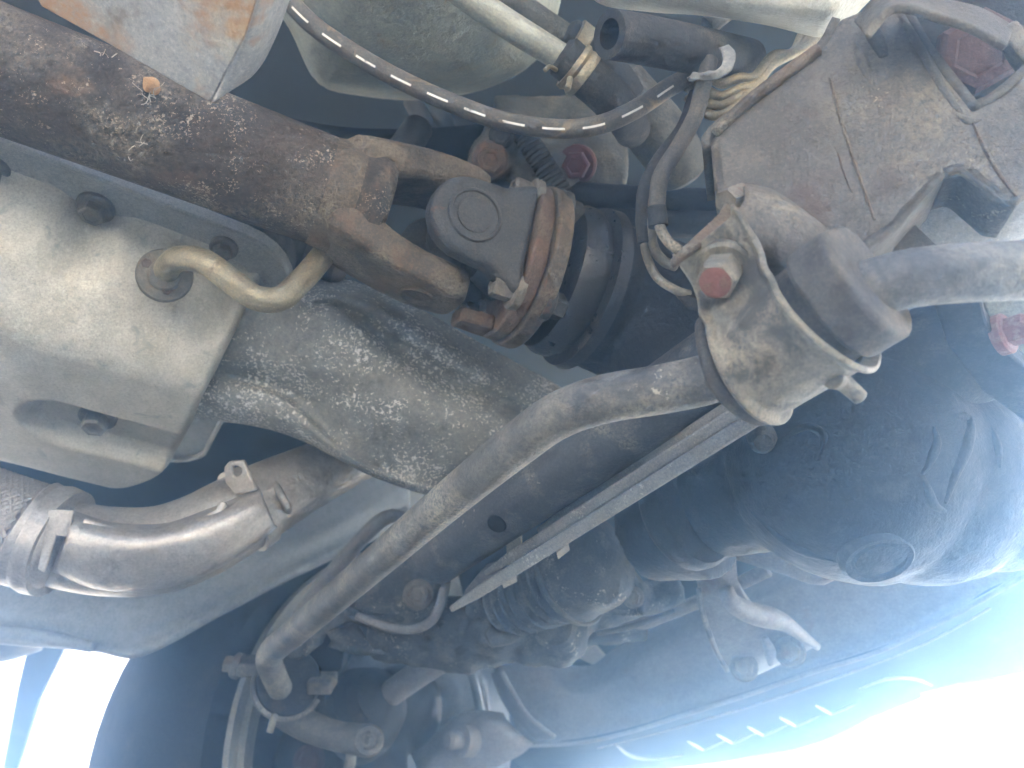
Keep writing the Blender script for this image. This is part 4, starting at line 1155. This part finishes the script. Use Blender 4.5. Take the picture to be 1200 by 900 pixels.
lathe('mount_bush', (650, 735, .630), P(640, 745, .5) - P(650, 735, .63), [(-.02, .018), (.0, .018), (.003, .014), (.001, .010), (.001, .0)], 'dustyblack', t, seg=32)
slab('mount_plate', [(690, 712), (725, 702), (740, 668), (756, 690), (752, 708), (735, 716)], Plane((690, 712, .615), (752, 708, .61), (740, 668, .605)), .012, 'dustyblack', t)
slab('grease_cap', [(566, 742), (576, 730), (584, 738), (602, 742), (612, 746), (598, 754), (574, 758)], Plane((566, 742, .622), (612, 746, .62), (585, 730, .625)), .010, 'case', t, bevel=.002)
bolt((598, 700, .63), P(598, 700, .5) - P(598, 700, .64), .006, 'boltsteel', t, washer=False)
bolt((742, 700, .60), P(735, 705, .5) - P(742, 700, .6), .006, 'boltsteel', t)
tube('pinch_line', [(700, 742, .63), (740, 734, .625), (790, 716, .63)], .0022, 'case', t, n=14, seg=10)
tag(tube('rear_tube', [(640, 765, .72), (740, 735, .70), (830, 700, .68), (900, 668, .66)], [.006, .006, .006, .006], 'member', None, n=20, seg=12), 'thin dark tube running behind the steering rack to the right', 'tube')
t = thing('tie_rod', 'brown tie rod with a round ribbed boot reaching towards the wheel', 'tie rod', P(440, 850, .76))
tube('rod', [(450, 818, .75), (490, 790, .735), (530, 764, .72)], [.0125, .0125, .0125], 'member', t, n=14, seg=24)
ta = P(450, 818, .75) - P(530, 764, .72)
lathe('boot', (452, 816, .75), ta, [(-.010, .010), (-.004, .020), (.002, .030), (.005, .032), (.008, .029), (.011, .034), (.015, .037), (.018, .034), (.022, .040), (.027, .042), (.031, .038), (.036, .044), (.05, .044)], 'rubber', t, seg=44)

# lower arm bracket
t = thing('lower_arm_bracket', 'brown triangular lower arm bracket with side bolt, bottom centre', 'bracket', P(570, 900, .80))
sheet('web', [[(480, 880, .83), (520, 850, .825), (535, 838, .82), (560, 832, .82), (590, 836, .83)],
              [(490, 905, .80), (530, 875, .80), (550, 862, .80), (580, 850, .80), (600, 850, .81)],
              [(500, 940, .80), (550, 915, .80), (580, 900, .80), (610, 885, .80), (625, 872, .81)]], 'member', t, nu=26, nv=16, thick=.004)
sheet('flange', [[(575, 790, .82), (585, 815, .82), (600, 840, .82), (628, 868, .82)], [(585, 785, .79), (600, 812, .79), (618, 840, .79), (650, 866, .79)]], 'member', t, nu=16, nv=8, thick=.004)
lathe('bolt', (535, 868, .785), P(515, 868, .77) - P(535, 868, .785), [(-.02, .016), (-.004, .016), (-.004, .009), (.010, .009), (.013, .006)], 'member', t, seg=24)

# ================================================================== front crossmember and under-tray
t = thing('front_crossmember', 'broad brownish-grey front crossmember sweeping across the lower right', 'crossmember', P(800, 830, .80))
sheet('pressing', [
    [(570, 770, .90), (640, 775, .88), (690, 780, .88), (720, 760, .87), (780, 728, .84), (860, 690, .80), (980, 640, .75), (1250, 540, .66)],
    [(580, 780, .87), (630, 782, .86), (665, 802, .86), (715, 794, .84), (775, 752, .81), (860, 712, .77), (980, 662, .72), (1250, 560, .63)],
    [(585, 800, .86), (640, 805, .85), (680, 815, .845), (730, 806, .83), (790, 770, .80), (870, 735, .765), (990, 690, .715), (1250, 590, .63)],
    [(600, 840, .86), (660, 838, .845), (720, 835, .835), (780, 815, .815), (850, 785, .79), (930, 755, .75), (1030, 720, .71), (1250, 620, .63)],
    [(610, 866, .85), (680, 864, .835), (740, 850, .82), (800, 830, .80), (870, 808, .775), (950, 780, .745), (1050, 745, .71), (1250, 640, .62)],
    [(612, 872, .83), (680, 868, .815), (740, 855, .80), (800, 836, .78), (870, 814, .755), (950, 786, .725), (1050, 752, .69), (1250, 646, .60)]], 'member', t, nu=80, nv=50, thick=.004, wob=.003, ws=14)
tag(sheet('sky_gap_blocker', [[(540, 600, 1.02), (760, 600, 1.0), (1000, 560, .95)], [(540, 690, 1.02), (760, 690, 1.0), (1000, 640, .95)], [(600, 800, 1.02), (700, 800, 1.0), (780, 785, .98), (1000, 730, .95)]], 'void', None, nu=20, nv=10, thick=.004), 'near-black panel added to close sky gaps behind the steering rack, above the front crossmember', 'panel')  # dark sheet added to block sky showing through the gaps
tag(slab('pale_bracket', [(676, 745), (690, 748), (712, 772), (700, 782), (678, 772)], Plane((676, 745, .90), (712, 772, .90), (678, 772, .91)), .004, 'pale'), 'small pale plate edge showing between steering rack and front crossmember', 'plate')
t = thing('front_undertray', 'pale blue-grey front under-tray with highlight lines drawn on its pockets along the bottom right edge', 'under-tray', P(1000, 870, .84))
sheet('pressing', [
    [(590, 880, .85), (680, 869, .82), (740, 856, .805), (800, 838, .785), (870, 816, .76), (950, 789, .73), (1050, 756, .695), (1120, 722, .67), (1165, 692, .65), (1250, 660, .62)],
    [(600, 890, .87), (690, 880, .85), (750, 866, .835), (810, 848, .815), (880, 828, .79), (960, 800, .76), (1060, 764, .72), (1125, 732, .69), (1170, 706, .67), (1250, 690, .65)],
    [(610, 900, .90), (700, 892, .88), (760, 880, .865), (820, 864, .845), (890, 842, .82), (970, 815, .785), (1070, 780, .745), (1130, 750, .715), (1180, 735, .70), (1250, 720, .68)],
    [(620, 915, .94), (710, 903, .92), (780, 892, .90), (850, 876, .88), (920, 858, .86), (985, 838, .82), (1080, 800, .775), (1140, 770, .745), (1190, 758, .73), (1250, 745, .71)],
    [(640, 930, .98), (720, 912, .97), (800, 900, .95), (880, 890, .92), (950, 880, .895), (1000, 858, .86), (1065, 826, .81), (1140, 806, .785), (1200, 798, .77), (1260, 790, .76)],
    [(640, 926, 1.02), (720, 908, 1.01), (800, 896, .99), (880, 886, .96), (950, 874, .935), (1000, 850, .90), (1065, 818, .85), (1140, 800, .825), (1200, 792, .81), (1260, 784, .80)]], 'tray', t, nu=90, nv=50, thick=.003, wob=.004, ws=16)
sheet('edge_lip', [[(640, 932, .965), (740, 906, .955), (830, 898, .935), (900, 891, .91), (955, 880, .885), (1002, 860, .85), (1045, 833, .815), (1090, 818, .795), (1150, 809, .775), (1205, 800, .76), (1260, 792, .75)],
                   [(640, 924, .955), (740, 899, .945), (830, 891, .925), (900, 884, .90), (955, 872, .875), (1002, 852, .84), (1045, 824, .805), (1090, 810, .785), (1150, 801, .765), (1205, 790, .75), (1260, 782, .74)]], 'white', t, nu=60, nv=4, thick=.003)
bpy.context.view_layer.update()
_dg = bpy.context.evaluated_depsgraph_get()
for k, (x, y) in enumerate(((806, 868), (840, 860), (876, 851), (914, 840), (956, 826))):
    a_, b_, c_ = hit(x, y, .0008), hit(x + 18, y + 10, .0008), hit(x + 46, y - 2, .0008)
    tube('rib_highlight', [a_, (a_ + b_) / 2, b_], [.0010, .0017, .0012], 'white', t, n=10, seg=10)  # pale lines painting highlights along the pocket edges
    tube('rib_highlight', [b_, (b_ + c_) / 2, c_], [.0012, .0017, .0008], 'sill', t, n=10, seg=10)
tube('pocket_highlight', [hit(722, 872, .001), hit(738, 884, .001), hit(762, 888, .001), hit(800, 884, .001)], [.0012, .002, .002, .001], 'sill', t, n=20, seg=10)  # bright edge highlight drawn as a pale line
tube('pocket_highlight', [hit(1006, 806, .001), hit(1040, 794, .001), hit(1070, 794, .001), hit(1092, 802, .001)], [.001, .002, .002, .001], 'sill', t, n=20, seg=10)
tube('crease', [hit(700, 876, .0005), hit(800, 850, .0005), hit(900, 820, .0005), hit(1000, 786, .0005), hit(1090, 750, .0005), hit(1160, 712, .0005)], [.0012, .0016, .0016, .0012], 'member', t, n=40, seg=10)
t = thing('tow_bracket', 'curved brown bracket with two bolts hanging over the front crossmember', 'bracket', P(880, 780, .66))
sheet('front_horn', [[(815, 650, .62), (818, 690, .63), (830, 735, .65), (850, 780, .68), (866, 798, .70)],
                     [(835, 640, .60), (845, 685, .61), (870, 730, .64), (885, 770, .665), (890, 790, .69)],
                     [(862, 650, .60), (868, 690, .61), (895, 725, .635), (935, 742, .655), (955, 758, .67)]], 'member', t, nu=30, nv=20, thick=.005)
tube('horn_edge', [(850, 690, .60), (858, 706, .60), (880, 718, .61), (915, 728, .625), (940, 745, .64), (958, 758, .65)], [.006, .008, .009, .007, .005, .003], 'member', t, n=30, seg=14)
tube('horn_edge', [(819, 690, .615), (824, 720, .625), (838, 760, .645), (852, 786, .66)], .0022, 'bracket', t, n=20, seg=8)
bolt((872, 782, .665), P(870, 784, .5) - P(872, 782, .66), .0085, 'boltsteel', t)
bolt((926, 764, .65), P(924, 768, .5) - P(926, 764, .65), .0090, 'boltsteel', t)
tube('stay', [(896, 748, .645), (902, 762, .648), (904, 778, .655)], [.003, .005, .003], 'member', t, n=10, seg=10)
tag(tube('rear_link', [(790, 640, .62), (850, 630, .60), (905, 650, .585), (955, 670, .58), (975, 660, .57)], [.012, .016, .014, .010, .010], 'member', None, n=30, seg=20), 'brown link rod under the differential above the curved bracket', 'link')

# ================================================================== small stray things
bm = bmesh.new()
ret = bmesh.ops.create_icosphere(bm, subdivisions=3, radius=.0045)
for v in bm.verts:
    v.co *= 1 + .25 * mnoise.noise(v.co * 300)
    v.co = P(178, 100, .405) + v.co
tag(finish('mud_pellet', bm, 'mud'), 'small orange-tan dried mud pellet stuck on the driveshaft', 'mud pellet')
bm = bmesh.new()
for k in range(26):
    x0, y0 = random.choice(((165, 165), (158, 182), (175, 108), (120, 75), (182, 115)))
    a = (x0 + random.uniform(-8, 8), y0 + random.uniform(-10, 10), .405 + random.uniform(-.004, .006))
    b = (a[0] + random.uniform(-16, 16), a[1] + random.uniform(-12, 12), a[2] + random.uniform(-.003, .004))
    m_ = ((a[0] + b[0]) / 2 + random.uniform(-4, 4), (a[1] + b[1]) / 2 + random.uniform(-4, 4), a[2])
    tube_bm([a, m_, b], random.uniform(.00012, .0003), n=6, seg=5, bm=bm)
o = tag(finish('cobweb', bm, 'web'), 'wisps of grey cobweb clinging to the driveshaft', 'cobweb', kind='stuff')

# ================================================================== added scattering volume that imitates lens glare
GLARE_DENSITY = .5
if GLARE_DENSITY:
    bm = bmesh.new()
    bmesh.ops.create_cube(bm, size=2)
    for v in bm.verts:
        v.co = Vector((v.co.x * 1.5 - .1, v.co.y * 1.3 + .55, -.95 if v.co.z < 0 else .92))
    m = bpy.data.materials.new('glare_volume'); m.use_nodes = True
    n = m.node_tree.nodes; n.clear()
    vo = n.new('ShaderNodeVolumePrincipled'); ou = n.new('ShaderNodeOutputMaterial')
    vo.inputs['Color'].default_value = (.36, .65, 1, 1)
    vo.inputs['Density'].default_value = GLARE_DENSITY
    vo.inputs['Anisotropy'].default_value = .88
    m.node_tree.links.new(vo.outputs[0], ou.inputs['Volume'])
    o = finish('glare_volume', bm, m, smooth=False); o['kind'] = 'stuff'
